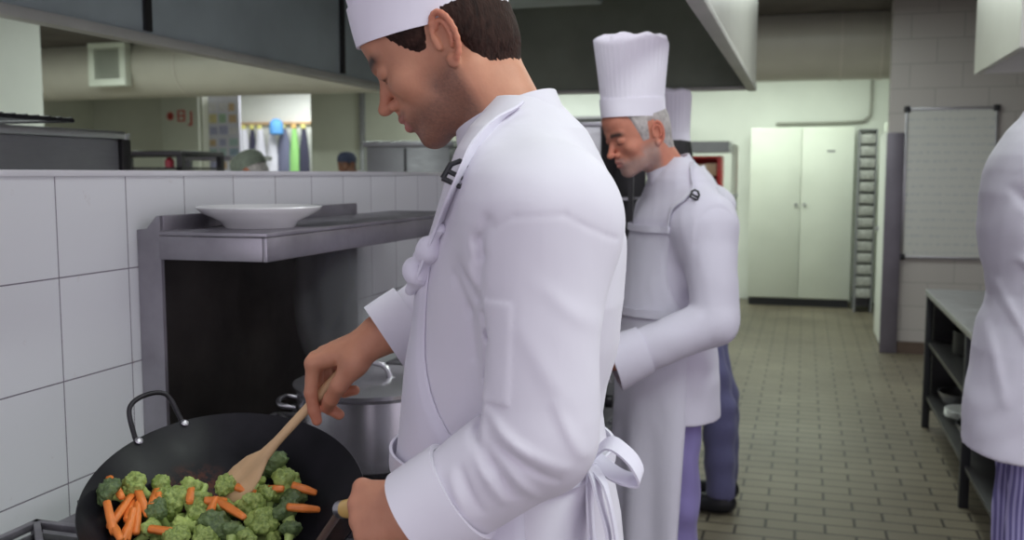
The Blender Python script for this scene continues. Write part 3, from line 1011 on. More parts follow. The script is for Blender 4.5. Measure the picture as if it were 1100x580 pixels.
# ------------------------------------------------------------------ stock pot
PX, PY, PZ = -.872, 1.875, .897
pot = thing('stock_pot', 'shiny steel stock pot with lid on the range behind the wok', 'pot', (PX, PY, PZ))
PR = .155
M['pot'] = mottled('polished_pot_steel', (.56, .54, .58), .03, 3, .24, metal=.88)
lathe('pot_body', [(0, 0), (PR - .01, 0), (PR, .01), (PR, .150), (PR + .006, .156), (PR + .002, .160), (PR - .004, .156), (PR - .004, .012), (0, .008)], M['pot'], pot, 72)
lid = lathe('pot_lid', [(PR + .008, .158), (PR + .009, .166), (PR - .004, .170), (PR * .75, .178), (PR * .4, .184), (0, .186), (0, .181), (PR * .7, .173), (PR - .01, .163), (PR + .006, .157)], M['pot'], pot, 72)
hp = curve_pts([(-.066, -.03, .178), (-.058, -.03, .181), (-.050, -.03, .200), (-.030, -.03, .210), (.030, -.03, .210), (.050, -.03, .200), (.058, -.03, .181), (.066, -.03, .178)], 6)
tube('lid_handle', hp, .0062, M['steel'], lid, 12)
for a in (R(200), R(20)):
    c_, s_ = math.cos(a), math.sin(a)
    q = Matrix.Rotation(a, 4, 'Z')
    pts = [q @ Vector(p) for p in curve_pts([(PR - .002, -.045, .12), (PR + .03, -.04, .125), (PR + .04, 0, .127), (PR + .03, .04, .125), (PR - .002, .045, .12)], 6)]
    tube('pot_handle', pts, .0055, M['steel'], pot, 10)

# ------------------------------------------------------------------ wok, food, spoon
WC = Vector((-.836, 1.268, 1.012)); WR = .208
wn = Vector((.2, -.35, 1)).normalized()
wu = Vector((1, 0, 0)); wu = (wu - wn * wu.dot(wn)).normalized()
wv = wn.cross(wu).normalized()
WM = Matrix((wu, wv, wn)).transposed().to_4x4(); WM.translation = WC
WD = .092


def bowl_h(r):
    """inside height of the wok below the rim at radius r"""
    return -WD * (1 - (r / WR) ** 2.2)


def wok_mat():
    m, nt, b = new_mat('seasoned_carbon_steel')
    n = noise(nt, coords(nt), 14, 5, .6)
    dist = nt.nodes.new('ShaderNodeVectorMath'); dist.operation = 'DISTANCE'
    t_ = nt.nodes.new('ShaderNodeTexCoord'); link(nt, t_.outputs['Object'], dist.inputs[0]); dist.inputs[1].default_value = (-.08, .045, -.075)
    near = ramp(nt, dist.outputs['Value'], [(0.03, (1, 1, 1)), (0.075, (0, 0, 0))])
    spots = ramp(nt, noise(nt, coords(nt), 60, 4, .7), [(0.45, (0, 0, 0)), (0.6, (1, 1, 1))])
    f = mix(nt, near, spots, 1.0, 'MULTIPLY')
    base = ramp(nt, n, [(0.3, (.006, .006, .008)), (0.7, (.013, .012, .016))])
    link(nt, mix(nt, base, (.12, .035, .018), f), b.inputs['Base Color'])
    b.inputs['Metallic'].default_value = .0
    link(nt, ramp(nt, n, [(0.3, (.30,) * 3), (0.7, (.42,) * 3)]), b.inputs['Roughness'])
    b.inputs['Specular IOR Level'].default_value = .18
    bump(nt, b, noise(nt, coords(nt), 70, 2), .15, .001)
    return m


wok = thing('wok', 'large black wok of broccoli and carrots tilted over the burner', 'wok')
wok.matrix_world = WM
prof = [(0, -WD)] + [(r, bowl_h(r)) for r in np.linspace(.01, WR, 24)] + [(WR + .002, .002), (WR + .0035, 0)] + \
       [(r + .0025, bowl_h(r) - .003) for r in np.linspace(WR, .01, 24)] + [(0, -WD - .003)]
lathe('wok_bowl', prof, wok_mat(), wok, 96, None, 80)
# loop handle at the left back of the rim
ha = R(150)
hr = Vector((math.cos(ha), math.sin(ha), 0)); ht = Vector((-hr.y, hr.x, 0)); hn = Vector((0, 0, 1))
pts = curve_pts([hr * (WR - .002) + ht * .040 - hn * .012, hr * (WR + .012) + ht * .040 + hn * .002, hr * (WR + .038) + ht * .032 + hn * .036, hr * (WR + .046) + hn * .044,
                 hr * (WR + .038) - ht * .032 + hn * .036, hr * (WR + .012) - ht * .040 + hn * .002, hr * (WR - .002) - ht * .040 - hn * .012], 7)
lh = tube('loop_handle', pts, .0042, M['iron'], wok, 12)
for s_ in (-1, 1):
    lathe('rivet', [(0, .003), (.005, .002), (.007, 0), (0, -.001)], M['steel'], lh, 14,
          Matrix.Translation(hr * (WR - .006) + ht * .040 * s_ + hn * .0005) @ Matrix.Rotation(R(25), 4, 'Y'))
# tang, ferrule and wooden grip towards the cook's left hand
WI = WM.inverted()
GA = Vector((-.558, 1.105, 1.072)); GB = Vector((-.435, 1.040, 1.115))
ga, gb = WI @ GA, WI @ GB
base = Vector((.165, -.125, -.012))
tube('handle_tang', curve_pts([base - Vector((.03, -.02, .014)), base, (base + ga) / 2 + Vector((0, 0, -.004)), ga], 5), .0075, M['brown_skirt'], wok, 10, .6)
hd_ = (gb - ga).normalized()
tube('handle_ferrule', [ga - hd_ * .004, ga + hd_ * .010], .0115, M['steel'], wok, 18)
tube('handle_grip', [ga + hd_ * .008, ga + hd_ * .03, ga + hd_ * .08, ga + hd_ * .12, gb], [.0115, .0135, .0150, .0145, .012], M['wood_handle'], wok, 18)


# broccoli
def floret_sdf(seed, R0, stem_len):
    rg = random.Random(seed)
    e_ = R0 * 1.35
    hs = .0016
    C_ = Grid((-e_, -e_, -R0 * .8), (e_, e_, R0 * 1.3), hs)
    lobes = []
    n = 9 + rg.randrange(4)
    for i in range(n):
        a = 2 * PI * i / n * 1.0 + rg.uniform(-.3, .3)
        el = rg.choice((.15, .5, .95))
        rr_ = R0 * .62
        lobes.append((rr_ * math.cos(a) * math.cos(el), rr_ * math.sin(a) * math.cos(el), rr_ * math.sin(el) * .85))
    lobes.append((0, 0, R0 * .5))
    for c in lobes:
        C_.ell(c, (R0 * .36,) * 3, .002)
    C_.ell((0, 0, R0 * .10), (R0 * .62, R0 * .62, R0 * .38), .004)
    # curds
    pts = []
    for c in lobes:
        for _ in range(30):
            v = np.array([rg.gauss(0, 1) for _ in range(3)]); v /= np.linalg.norm(v)
            p = np.array(c) + v * R0 * .36
            if p[2] < -R0 * .12: continue
            pts.append(p)
    for p in pts:
        C_.ell(p, (R0 * rg.uniform(.075, .13),) * 3, .0008)
    V, F = C_.surf()
    crown = np_mesh('broccoli_crown', V, F)
    S_ = Grid((-R0, -R0, -stem_len - .01), (R0, R0, R0 * .4), hs)
    S_.cone((0, 0, -stem_len), (0, 0, -R0 * .2), R0 * .24, R0 * .28, .002)
    for c in lobes[:-1]:
        S_.cone((0, 0, -R0 * .45), (c[0] * .75, c[1] * .75, -R0 * .02 + c[2] * .2), R0 * .15, R0 * .13, .004)
    S_.put(lambda X, Y, Z: (-stem_len + .004) - Z + 0 * X + 0 * Y, (-R0, -R0, -stem_len - .01), (R0, R0, -stem_len + .01), 0, 's') if False else None
    V, F = S_.surf()
    return crown, np_mesh('broccoli_stem', V, F)


def broc_mat(name, a, b_):
    m, nt, b = new_mat(name)
    n = noise(nt, coords(nt), 260, 3, .7)
    g = noise(nt, coords(nt), 22, 2)
    c1 = ramp(nt, n, [(0.35, a), (0.7, b_)])
    link(nt, mix(nt, c1, tuple(min(1, v * 1.7) for v in b_), ramp(nt, g, [(0.45, (0, 0, 0)), (0.75, (.6, .6, .6))])), b.inputs['Base Color'])
    b.inputs['Roughness'].default_value = .5
    bump(nt, b, n, .8, .002)
    return m


BM = [broc_mat('broccoli_bright', (.14, .21, .045), (.38, .47, .13)), broc_mat('broccoli_dark', (.05, .09, .032), (.15, .21, .075))]
BS = mottled('broccoli_stalk_green', (.40, .52, .16), .2, 30, .45)
protos = [floret_sdf(k, R0, sl) for k, (R0, sl) in enumerate(((.021, .026), (.019, .022), (.0225, .024), (.017, .026)))]
for i, (cr, st) in enumerate(protos):
    cr.materials.append(BM[i % 2]); st.materials.append(BS)
    cr.shade_smooth(); st.shade_smooth()
crown_dark = []
for i, (cr, st) in enumerate(protos):
    c2 = cr.copy(); c2.materials.clear(); c2.materials.append(BM[1 - i % 2]); crown_dark.append(c2)

VEG_B = [(-.1523, -.007), (-.168, -.0487), (-.0958, .0015), (-.1283, .0234), (-.0854, .0329), (-.0598, .0224), (-.0306, .055), (.003, .0826), (.0179, .132), (.0471, .1024), (.0376, .0612),
         (.0755, .0757), (.0208, .0369), (.0558, .0085), (.084, .0347), (.1082, .0005), (-.0474, -.0371), (-.0465, -.0047), (-.0983, -.0347), (-.0909, -.0674), (-.0042, -.0291), (.0283, -.0324),
         (-.0055, -.0538), (.0496, -.0361), (-.04, -.0732), (-.0144, .0142)]
LAB_B = ['broccoli floret upper left of the pile, against the dark wok side', 'dark broccoli floret at the far left end of the pile', 'broad broccoli floret left of the spoon, between two upright carrot sticks',
         'small broccoli floret at the back left edge of the pile', 'broccoli floret at the back edge left of the wooden spoon', 'pale broccoli floret touching the left side of the spoon blade',
         'upright broccoli floret standing against the wooden spoon blade', 'broccoli floret just right of the wooden spoon blade', 'dark broccoli floret highest up the back right wok side',
         'bright broccoli floret right below the highest dark floret', 'small bright broccoli floret in the middle of the right half of the pile', 'dark broccoli floret near the right end of the pile, left of the carrot ends',
         'pale broccoli floret right of the long diagonal carrot stick', 'large branched broccoli floret low in the right half of the pile', 'dark broccoli floret below the rightmost carrot pieces',
         'dark broccoli floret at the bottom right corner of the pile', 'broccoli floret low centre left, its stalk turned to the camera', 'broccoli floret in the centre of the pile, left of the crossed carrots',
         'dark broccoli floret tucked behind the left carrot heap', 'big bright broccoli floret in front, right of the left carrot heap', 'broad dark broccoli floret below the long diagonal carrot stick',
         'dark broccoli floret at the front, right of centre', 'broccoli floret at the very front, centre of the pile', 'small broccoli floret at the front below the large branched one',
         'broccoli floret at the very front beside the lying carrot piece', 'broccoli floret in the middle, just behind the crossed carrots']
rg = random.Random(11)
for i, (u_, v_) in enumerate(VEG_B):
    k = i % 4
    rr_ = math.hypot(u_, v_)
    h_ = max(-.046 + (.006 if i % 3 == 0 else 0), bowl_h(min(rr_, WR)) + .020)
    f_ = thing('broccoli_floret', LAB_B[i], 'broccoli', group='broccoli florets in the wok')
    dark = i in (1, 8, 11, 14, 15, 20, 21, 18)
    cr = crown_dark[k] if (dark != (k % 2 == 1)) else protos[k][0]
    link_mesh('crown', cr, None, f_)
    link_mesh('stem', protos[k][1], None, f_)
    tilt = R(rg.uniform(15, 75)) if i not in (5, 12, 16) else R(100)
    az = rg.uniform(0, 2 * PI)
    if i in (5, 12, 13, 16): az = R(-75)
    q = Matrix.Rotation(az, 4, 'Z') @ Matrix.Rotation(tilt, 4, 'Y') @ Matrix.Rotation(rg.uniform(0, 6), 4, 'Z')
    sc_ = 1.16 * rg.uniform(.95, 1.15) * (1.15 if i in (13, 19, 20, 2) else 1)
    f_.matrix_world = WM @ Matrix.Translation((u_, v_, h_)) @ q @ Matrix.Scale(sc_, 4)
for j, (u_, v_) in enumerate(((-.07, -.02), (-.03, -.03), (.01, .0), (.05, .03), (-.02, .03), (.03, -.04), (-.10, -.01), (-.06, .01), (.075, .0), (.0, -.06), (-.06, -.055), (.04, .065))):
    f_ = thing('broccoli_floret', 'broccoli floret lying at the bottom of the wok under the pile', 'broccoli', group='broccoli florets under the pile')
    link_mesh('crown', protos[j % 4][0], None, f_)
    link_mesh('stem', protos[j % 4][1], None, f_)
    f_.matrix_world = WM @ Matrix.Translation((u_, v_, bowl_h(math.hypot(u_, v_)) + .019)) @ Matrix.Rotation(R(75), 4, 'Y') @ Matrix.Rotation(j * 1.3, 4, 'Z') @ Matrix.Scale(.85, 4)

VEG_C = [(-0.1685, -0.0353, -35), (-0.1389, -0.0905, -46), (-0.1397, -0.0619, 99), (-0.1338, -0.0478, 114), (-0.1227, -0.036, -40), (-0.1146, -0.0776, 114), (-0.1135, -0.0615, 120), (-0.1154, -0.014, 117), (-0.0707, 0.0156, 119), (0.0065, -0.0015, -25), (-0.0209, -0.0069, 103), (-0.0252, 0.0122, 30), (0.0044, 0.0517, 13), (0.045, 0.0699, 13), (0.0883, 0.0869, 13), (0.1077, 0.0456, 30), (-0.0536, -0.0725, 13), (-0.1095, -0.0949, 107), (-0.1178, -0.1071, -40), (-0.1026, -0.0247, 117)]
LAB_C = ['carrot stick at the upper left of the left heap', 'carrot stick leaning at the left edge of the left heap', 'long carrot stick crossing the left heap diagonally', 'upright carrot stick in the middle of the left heap',
         'carrot stick at the back right of the left heap', 'carrot stick low in the left heap beside the big bright floret', 'carrot stick in the core of the left heap', 'upright carrot stick between two florets behind the left heap',
         'upright carrot stick left of the spoon blade', 'long diagonal carrot stick in the centre of the pile', 'short carrot stick crossing the long diagonal one', 'short carrot stick end behind the crossed carrots',
         'small carrot piece right of the spoon blade', 'small carrot piece among the bright right florets', 'short carrot piece high at the right end of the pile', 'carrot piece furthest right near the wok handle',
         'carrot piece lying at the front between two florets', 'carrot stick at the front of the left heap', 'carrot stick at the front left corner of the pile', 'carrot stick end poking out behind the dark left floret']
CM = mottled('cooked_carrot', (.80, .23, .045), .18, 40, .38)
bm = bmesh.new()
secs = [(-.030, .0044), (-.0285, .0058), (0, .0064), (.026, .0054), (.029, .0040)]
prev = None
for x, r_ in secs:
    ring = [bm.verts.new((x, r_ * (1.15 if k in (0, 3) else .95) * math.cos(PI / 4 + k * PI / 2 + .1 * (x > 0)) * 1.3, r_ * math.sin(PI / 4 + k * PI / 2) * 1.1)) for k in range(4)]
    if prev:
        for k in range(4): bm.faces.new((prev[k], prev[(k + 1) % 4], ring[(k + 1) % 4], ring[k]))
    else: bm.faces.new(ring[::-1])
    prev = ring
bm.faces.new(prev)
bmesh.ops.bevel(bm, geom=bm.edges[:], offset=.0012, segments=2, affect='EDGES')
cme = bpy.data.meshes.new('carrot_stick'); bmesh.ops.recalc_face_normals(bm, faces=bm.faces[:]); bm.to_mesh(cme); bm.free(); cme.shade_smooth(); cme.materials.append(CM)
for i, (u_, v_, a_) in enumerate(VEG_C):
    o = link_mesh('carrot_stick', cme, None)
    tag(o, LAB_C[i], 'carrot', 'carrot sticks in the wok')
    rr_ = math.hypot(u_, v_)
    h_ = max(-.030 + (.006 if i in (2, 9, 4) else 0), bowl_h(min(rr_, WR)) + .020)
    L_ = {9: 1.15, 2: 1.1, 10: .7, 11: .5, 12: .5, 13: .45, 14: .6, 15: .75, 19: .6}.get(i, .85)
    o.matrix_world = WM @ Matrix.Translation((u_, v_, h_)) @ Matrix.Rotation(R(a_), 4, 'Z') @ Matrix.Rotation(R(rg.uniform(-18, 18)), 4, 'Y') @ Matrix.Diagonal((L_ * 1.2, .98, .98, 1))

# wooden spoon
ST = WM @ Vector((-.030, .046, -.052)); SHD = Vector((-.712, 1.360, 1.165))
sd = (SHD - ST).normalized(); sL = (SHD - ST).length
sside = sd.cross(Vector((.1, -.75, .65))).normalized(); sup = sside.cross(sd).normalized()
SM = Matrix((sd, sside, sup)).transposed().to_4x4(); SM.translation = ST
spoon = thing('wooden_spoon', 'flat wooden spoon stirring the vegetables, held in the chef\'s right hand', 'spoon')
spoon.matrix_world = SM
G = Grid((-.01, -.05, -.02), (sL + .05, .05, .02), .0013)
HLx = .098


def spoon_d(X, Y, Z):
    w = np.interp(X, [-.01, 0, .012, .04, .07, HLx, .13, sL + .06], [.012, .022, .029, .031, .025, .0115, .0078, .0078]).astype(np.float32)
    th = np.interp(X, [-.01, 0, .06, .10, .13, sL + .06], [.0018, .0028, .0050, .0062, .0062, .0068]).astype(np.float32)
    zc = np.interp(X, [0, .05, .1], [.003, -.001, 0]).astype(np.float32)
    d_ = (np.sqrt((Y / w) ** 2 + ((Z - zc) / th) ** 2) - 1) * np.minimum(w, th)
    return np.maximum(d_, np.maximum(-X, X - (sL + .035)))


G.put(spoon_d, (-.01, -.05, -.02), (sL + .05, .05, .02), 0)
V, F = G.surf()
hm = F[V[F[:, 0], 0] > HLx]; hb = F[V[F[:, 0], 0] <= HLx]


def submesh(V, F):
    u_ = np.unique(F); mp = np.full(len(V), -1); mp[u_] = np.arange(len(u_))
    return V[u_], mp[F]


link_mesh('spoon_blade', np_mesh('spoon_blade', *submesh(V, hb)), M['wood'], spoon, True)
link_mesh('spoon_handle', np_mesh('spoon_handle', *submesh(V, hm)), M['wood'], spoon, True)


# ------------------------------------------------------------------ people
TZ = np.array([.74, .78, .90, 1.03, 1.10, 1.17, 1.21, 1.27, 1.33, 1.41, 1.47, 1.50, 1.53, 1.56, 1.585, 1.61])
TF = np.array([-.140, -.138, -.136, -.134, -.133, -.124, -.118, -.110, -.099, -.084, -.058, -.049, -.042, -.030, -.012, .01])
TB = np.array([.190, .188, .183, .172, .158, .146, .150, .163, .172, .172, .160, .150, .135, .118, .095, .07])
TW = np.array([.200, .200, .195, .182, .170, .166, .168, .175, .182, .190, .188, .178, .156, .122, .085, .05])


def torso_row(z, off=0.0, shift=0.0):
    f_ = np.interp(z, TZ, TF) - off; b_ = np.interp(z, TZ, TB) + off; w_ = np.interp(z, TZ, TW) + off
    return (f_ + b_) / 2, (b_ - f_) / 2, w_


def sampler(G):
    n = np.array(G.n) - 1.001

    def f(p):
        q = (np.array(p) - G.lo) / G.h
        if (q < 0).any() or (q > n).any(): return .5
        i = q.astype(int); t_ = q - i; v = 0.0
        for a in (0, 1):
            for b_ in (0, 1):
                for c in (0, 1):
                    v += (t_[0] if a else 1 - t_[0]) * (t_[1] if b_ else 1 - t_[1]) * (t_[2] if c else 1 - t_[2]) * float(G.D[i[0] + a, i[1] + b_, i[2] + c])
        return v
    return f


def torso_fn(off, z0, z1):
    def fn(X, Y, Z):
        c, a, w = torso_row(Z, off)
        d_ = (np.sqrt(((X - c) / a) ** 2 + (Y / w) ** 2) - 1) * np.minimum(a, w)
        return np.maximum(d_, np.maximum(z0 - Z, Z - z1))
    return fn


def join_parts(parts):
    Vs, Fs, Cs, n = [], [], [], 0
    for V, F, c in parts:
        Vs.append(V); Fs.append(F + n); Cs.append(c); n += len(V)
    return np.concatenate(Vs), np.concatenate(Fs), np.concatenate(Cs)


def rot3(ax, deg):
    return np.array(Matrix.Rotation(R(deg), 3, ax))


def head_field(h, neck_to, thin=False):
    """head looking along -X, origin between the ears"""
    G = Grid((-.135, -.10, -.20), (.13, .10, .145), h)
    G.ell((.004, 0, .045), (.092, .077, .086), .0)
    G.ell((.034, 0, .005), (.058, .066, .060), .03)
    G.ell((-.036, 0, -.008), (.056, .060, .082), .03)
    G.ell((-.030, 0, -.052), (.050, .050, .045), .02)
    for s in (-1, 1):
        G.cone((.004, s * .050, -.052), (-.068, s * .014, -.084), .016, .016, .02)
        G.cone((.006, s * .056, -.015), (.002, s * .052, -.05), .014, .016, .02)
        G.ell((-.060, s * .044, -.014), (.022, .020, .020), .015)
    G.ell((-.073, 0, -.086), (.018, .020, .017), .012)
    G.ell((-.078, 0, -.050), (.019, .028, .026), .012)
    G.ell((-.065, 0, .062), (.030, .050, .035), .02)
    for s in (-1, 1):
        G.cone((-.090, s * .010, .028), (-.078, s * .040, .033), .009, .008, .012)
        G.ell((-.100, s * .032, .011), (.019, .017, .011), .008, 's')
    # nose
    G.cone((-.088, 0, .018), (-.108, 0, -.018), .0072, .0090, .008)
    G.ell((-.111, 0, -.022), (.0115, .0100, .0090), .005)
    for s in (-1, 1):
        G.ell((-.096, s * .0125, -.026), (.0095, .0075, .0075), .005)
    G.cone((-.094, 0, -.034), (-.094, 0, -.042), .007, .007, .008)
    for s in (-1, 1):
        G.ell((-.101, s * .0065, -.033), (.0045, .003, .004), .003, 's')
    # eyes: ball with lowered lids
    for s in (-1, 1):
        G.ell((-.0785, s * .031, .0115), (.0130, .0150, .0125), .002)
        G.ell((-.0775, s * .031, .0135), (.0146, .0170, .0118), .003)
    # lips
    G.cone((-.090, -.019, -.0505), (-.0985, 0, -.0465), .0045, .0055, .004)
    G.cone((-.090, .019, -.0505), (-.0985, 0, -.0465), .0045, .0055, .004)
    G.cone((-.088, -.017, -.0565), (-.0955, 0, -.060), .0045, .0065, .004)
    G.cone((-.088, .017, -.0565), (-.0955, 0, -.060), .0045, .0065, .004)
    G.cone((-.094, -.020, -.0530), (-.104, 0, -.0530), .0012, .0022, .002, 's')
    G.cone((-.094, .020, -.0530), (-.104, 0, -.0530), .0012, .0022, .002, 's')
    # neck
    G.cone((.028, 0, -.030), neck_to, .052, .058, .03)
    for s in (-1, 1):
        G.cone((.022, s * .052, -.045), (neck_to[0] - .03, s * .02, neck_to[2]), .013, .012, .025)
    base = G.D.copy()
    for s in (-1, 1):
        Q = rot3('Z', s * 20) @ rot3('Y', 10)
        G.ell((.016, s * .0765, .000), (.0160, .0045, .0300), .004, rot=Q)
        n = 14
        E0 = np.array([.016, s * .0810, .000])
        P = []
        for i in range(n + 1):
            a = R(-70 + 265 * i / n)
            P.append(Q @ np.array([.0158 * math.cos(a), s * .0030, .0315 * math.sin(a)]) + E0)
        G.chain(P, [.0036] * len(P), .0025)
        A_ = []
        for i in range(9):
            a = R(-60 + 200 * i / 8)
            A_.append(Q @ np.array([-.001 + .0085 * math.cos(a), s * .0025, .002 + .019 * math.sin(a)]) + E0)
        G.chain(A_, [.0026] * len(A_), .003)
        G.ell(Q @ np.array([-.003, s * .001, -.031]) + E0, (.0085, .0045, .0095), .005)
        G.ell(Q @ np.array([-.004, s * .0055, -.001]) + E0, (.0080, .0060, .0125), .003, 's')
        G.cone(Q @ np.array([-.0135, s * .003, .001]) + E0, Q @ np.array([-.0125, s * .003, -.010]) + E0, .0042, .0042, .003)
    return G, base


def head_color(V, tone, stub, lips, brow, blush=.0):
    x, y, z = V[:, 0], V[:, 1], V[:, 2]
    c = np.tile(np.array(tone), (len(V), 1))

    def blend(m, col):
        m = np.clip(m, 0, 1)[:, None]
        c[:] = c * (1 - m) + np.array(col) * m
    sm = lambda v, a, b: np.clip((v - a) / (b - a), 0, 1)
    # redder nose, cheek, ear
    blend(.40 * np.exp(-(((x + .105) / .02) ** 2 + (y / .02) ** 2 + ((z + .018) / .02) ** 2)), (tone[0] * 1.02, tone[1] * .72, tone[2] * .68))
    blend(.55 * sm(np.abs(y), .078, .086) * sm(x, -.006, .004) * (np.abs(z) < .045), (tone[0] * 1.0, tone[1] * .68, tone[2] * .68))
    # stubble
    rgn = np.random.RandomState(3).uniform(.75, 1.0, len(V))
    jaw = sm(-z, .036, .060) * sm(-x, -.012, .012) * sm(z, -.125, -.10)
    jaw = np.maximum(jaw, sm(-z, .012, .04) * sm(-x, -.014, .0) * sm(x, -.050, -.030) * sm(np.abs(y), .04, .05) * sm(z, -.125, -.10))
    jaw = np.maximum(jaw, .8 * sm(-z, .036, .041) * sm(-x, .080, .090) * (np.abs(y) < .03))
    blend(jaw * stub[1] * rgn * 1.0, stub[0])
    # lips
    lm = np.exp(-((np.abs(y) / .020) ** 4)) * sm(-x, .0885, .0925) * sm(-z, .0425, .0455) * sm(z, -.0675, -.064)
    blend(lm * .85, lips)
    # brows
    bz = .033 - .10 * (np.abs(y) - .03) ** 2 / .03
    bm_ = np.exp(-((z - bz) / .0068) ** 2) * sm(np.abs(y), .010, .016) * (1 - sm(np.abs(y), .046, .054)) * sm(-x, .055, .065)
    blend(bm_ * 1.1, brow)
    # lash line and lower eye
    ey = np.exp(-((np.abs(y) - .031) / .0135) ** 4)
    blend(ey * np.exp(-((z - .0035) / .0018) ** 2) * (x < -.075) * .9, (.03, .02, .02))
    return c


def hair_fn(base, G, zx, zv, thick, seed):
    H = Grid(G.lo, G.lo + (np.array(G.n) - 1) * G.h, G.h)
    X, Y, Z = (H.ax[0][:, None, None], H.ax[1][None, :, None], H.ax[2][None, None, :])
    zmin = (np.interp(X, zx, zv) + .0016 * np.sin(X * 1300 + Y * 400) + .0012 * np.sin(X * 2100)).astype(np.float32)
    off = np.clip((Z - zmin) * .22, -.004, thick)
    st = np.sin(X * 900 + Z * 300 + 3 * np.sin(Y * 90)) * np.sin(Y * 500 + Z * 700) * .0006
    D = base - off - st * (off > 0)
    top = Z - .125
    H.D = np.maximum(D, top).astype(np.float32)
    return H


FINGERS = [(.092, .029, .044, .026, .021, .0092), (.095, .0095, .049, .030, .022, .0095), (.089, -.0100, .045, .028, .022, .0090), (.080, -.0275, .036, .021, .020, .0080)]


def hand_field(h, curls, spread, thumb, fore=.09):
    G = Grid((-fore, -.075, -.115), (.215, .085, .055), h)
    G.cone((-fore - .02, 0, 0), (-.01, 0, 0), .037, .028, .0)
    G.ell((0.0, 0, 0), (.035, .030, .021), .02)
    G.ell((.050, 0, -.004), (.052, .039, .016), .02)
    for (mx_, my, l1, l2, l3, r_), cu, sp_ in zip(FINGERS, curls, spread):
        G.cone((.010, my * .5, .000), (mx_, my, 0), .012, r_ + .0018, .012)
        d_ = np.array([math.cos(R(sp_)), math.sin(R(sp_)), 0.0])
        p = np.array([mx_, my, 0.0]); a_ = 0
        P = [p]
        for L_, cc in zip((l1, l2, l3 - r_ * .6), cu):
            a_ += R(cc)
            p = p + L_ * (d_ * math.cos(a_) + np.array([0, 0, -1.0]) * math.sin(a_))
            P.append(p)
        rs = [r_ + .0008, r_, r_ * .92, r_ * .80]
        for i in range(3):
            G.cone(P[i], P[i + 1], rs[i], rs[i + 1], .0035 if i else .007)
    T = [np.array(t) for t in thumb]
    G.cone((.006, .012, -.006), T[0], .016, .0165, .016)
    G.cone(T[0], T[1], .0170, .0120, .012)
    G.cone(T[1], T[2], .0115, .0105, .004)
    G.cone(T[2], T[3], .0110, .0088, .003)
    return G


def hand_mesh(h, X, thumb_side, wrist, scale, curls, spread, thumb, left, tone, fore=.09):
    """X: wrist to knuckles; thumb_side: towards the thumb; left mirrors"""
    G = hand_field(h, curls, spread, thumb, fore)
    V, F = G.surf()
    c = np.tile(np.array(tone), (len(V), 1))
    # rosier finger ends and knuckles
    m = np.clip((V[:, 0] - .09) / .05, 0, 1) * .35 + np.clip((-V[:, 2] - .03) / .04, 0, 1) * .35
    c = c * (1 - m[:, None]) + np.array((tone[0] * 1.05, tone[1] * .72, tone[2] * .70)) * m[:, None]
    X = Vector(X).normalized(); T = Vector(thumb_side); T = (T - X * T.dot(X)).normalized()
    Z = X.cross(T)
    if left: Z = -Z; F = F[:, ::-1]
    A = np.array(Matrix((X, T, Z)).transposed())
    return (V * scale) @ A.T + np.array(wrist), F, c


def ring_band(name, mat, parent, center, axis, fwd, rx, ry, h, th, flare=0.0, lean=0.0, seg=72, rows=8, wob=.0015, mtx=None, pleat=0, pamp=0.0, gap=0.0, tilt=0.0):
    """an elliptical band of cloth with real thickness around an axis"""
    ax = Vector(axis).normalized(); fw = Vector(fwd); fw = (fw - ax * fw.dot(ax)).normalized(); sd_ = ax.cross(fw)
    bm = bmesh.new(); outer = []; inner = []
    for i in range(rows + 1):
        t_ = i / rows
        ro, ri = [], []
        for k in range(seg):
            a = 2 * PI * k / seg
            wv_ = 1 + wob / rx * math.sin(3 * a + 2 * t_) + (pamp * t_ * math.cos(pleat * a) if pleat else 0)
            for lst, d_ in ((ro, th / 2), (ri, -th / 2)):
                r1 = (rx * (1 + flare * t_) * wv_ + d_); r2 = (ry * (1 + flare * t_) * wv_ + d_)
                lst.append(bm.verts.new(Vector(center) + fw * (r1 * math.cos(a) + lean * t_) + sd_ * r2 * math.sin(a) + ax * (h * t_ + tilt * math.cos(a) * t_)))
        outer.append(ro); inner.append(ri)
    for L_ in (outer, inner):
        for a_, b_ in zip(L_, L_[1:]):
            for k in range(seg):
                bm.faces.new((a_[k], a_[(k + 1) % seg], b_[(k + 1) % seg], b_[k]))
    for e_ in (0, -1):
        for k in range(seg):
            bm.faces.new((outer[e_][k], outer[e_][(k + 1) % seg], inner[e_][(k + 1) % seg], inner[e_][k]))
    if mtx is not None:
        bmesh.ops.transform(bm, matrix=mtx, verts=bm.verts[:])
    return bm_obj(name, bm, mat, parent, True, 55)


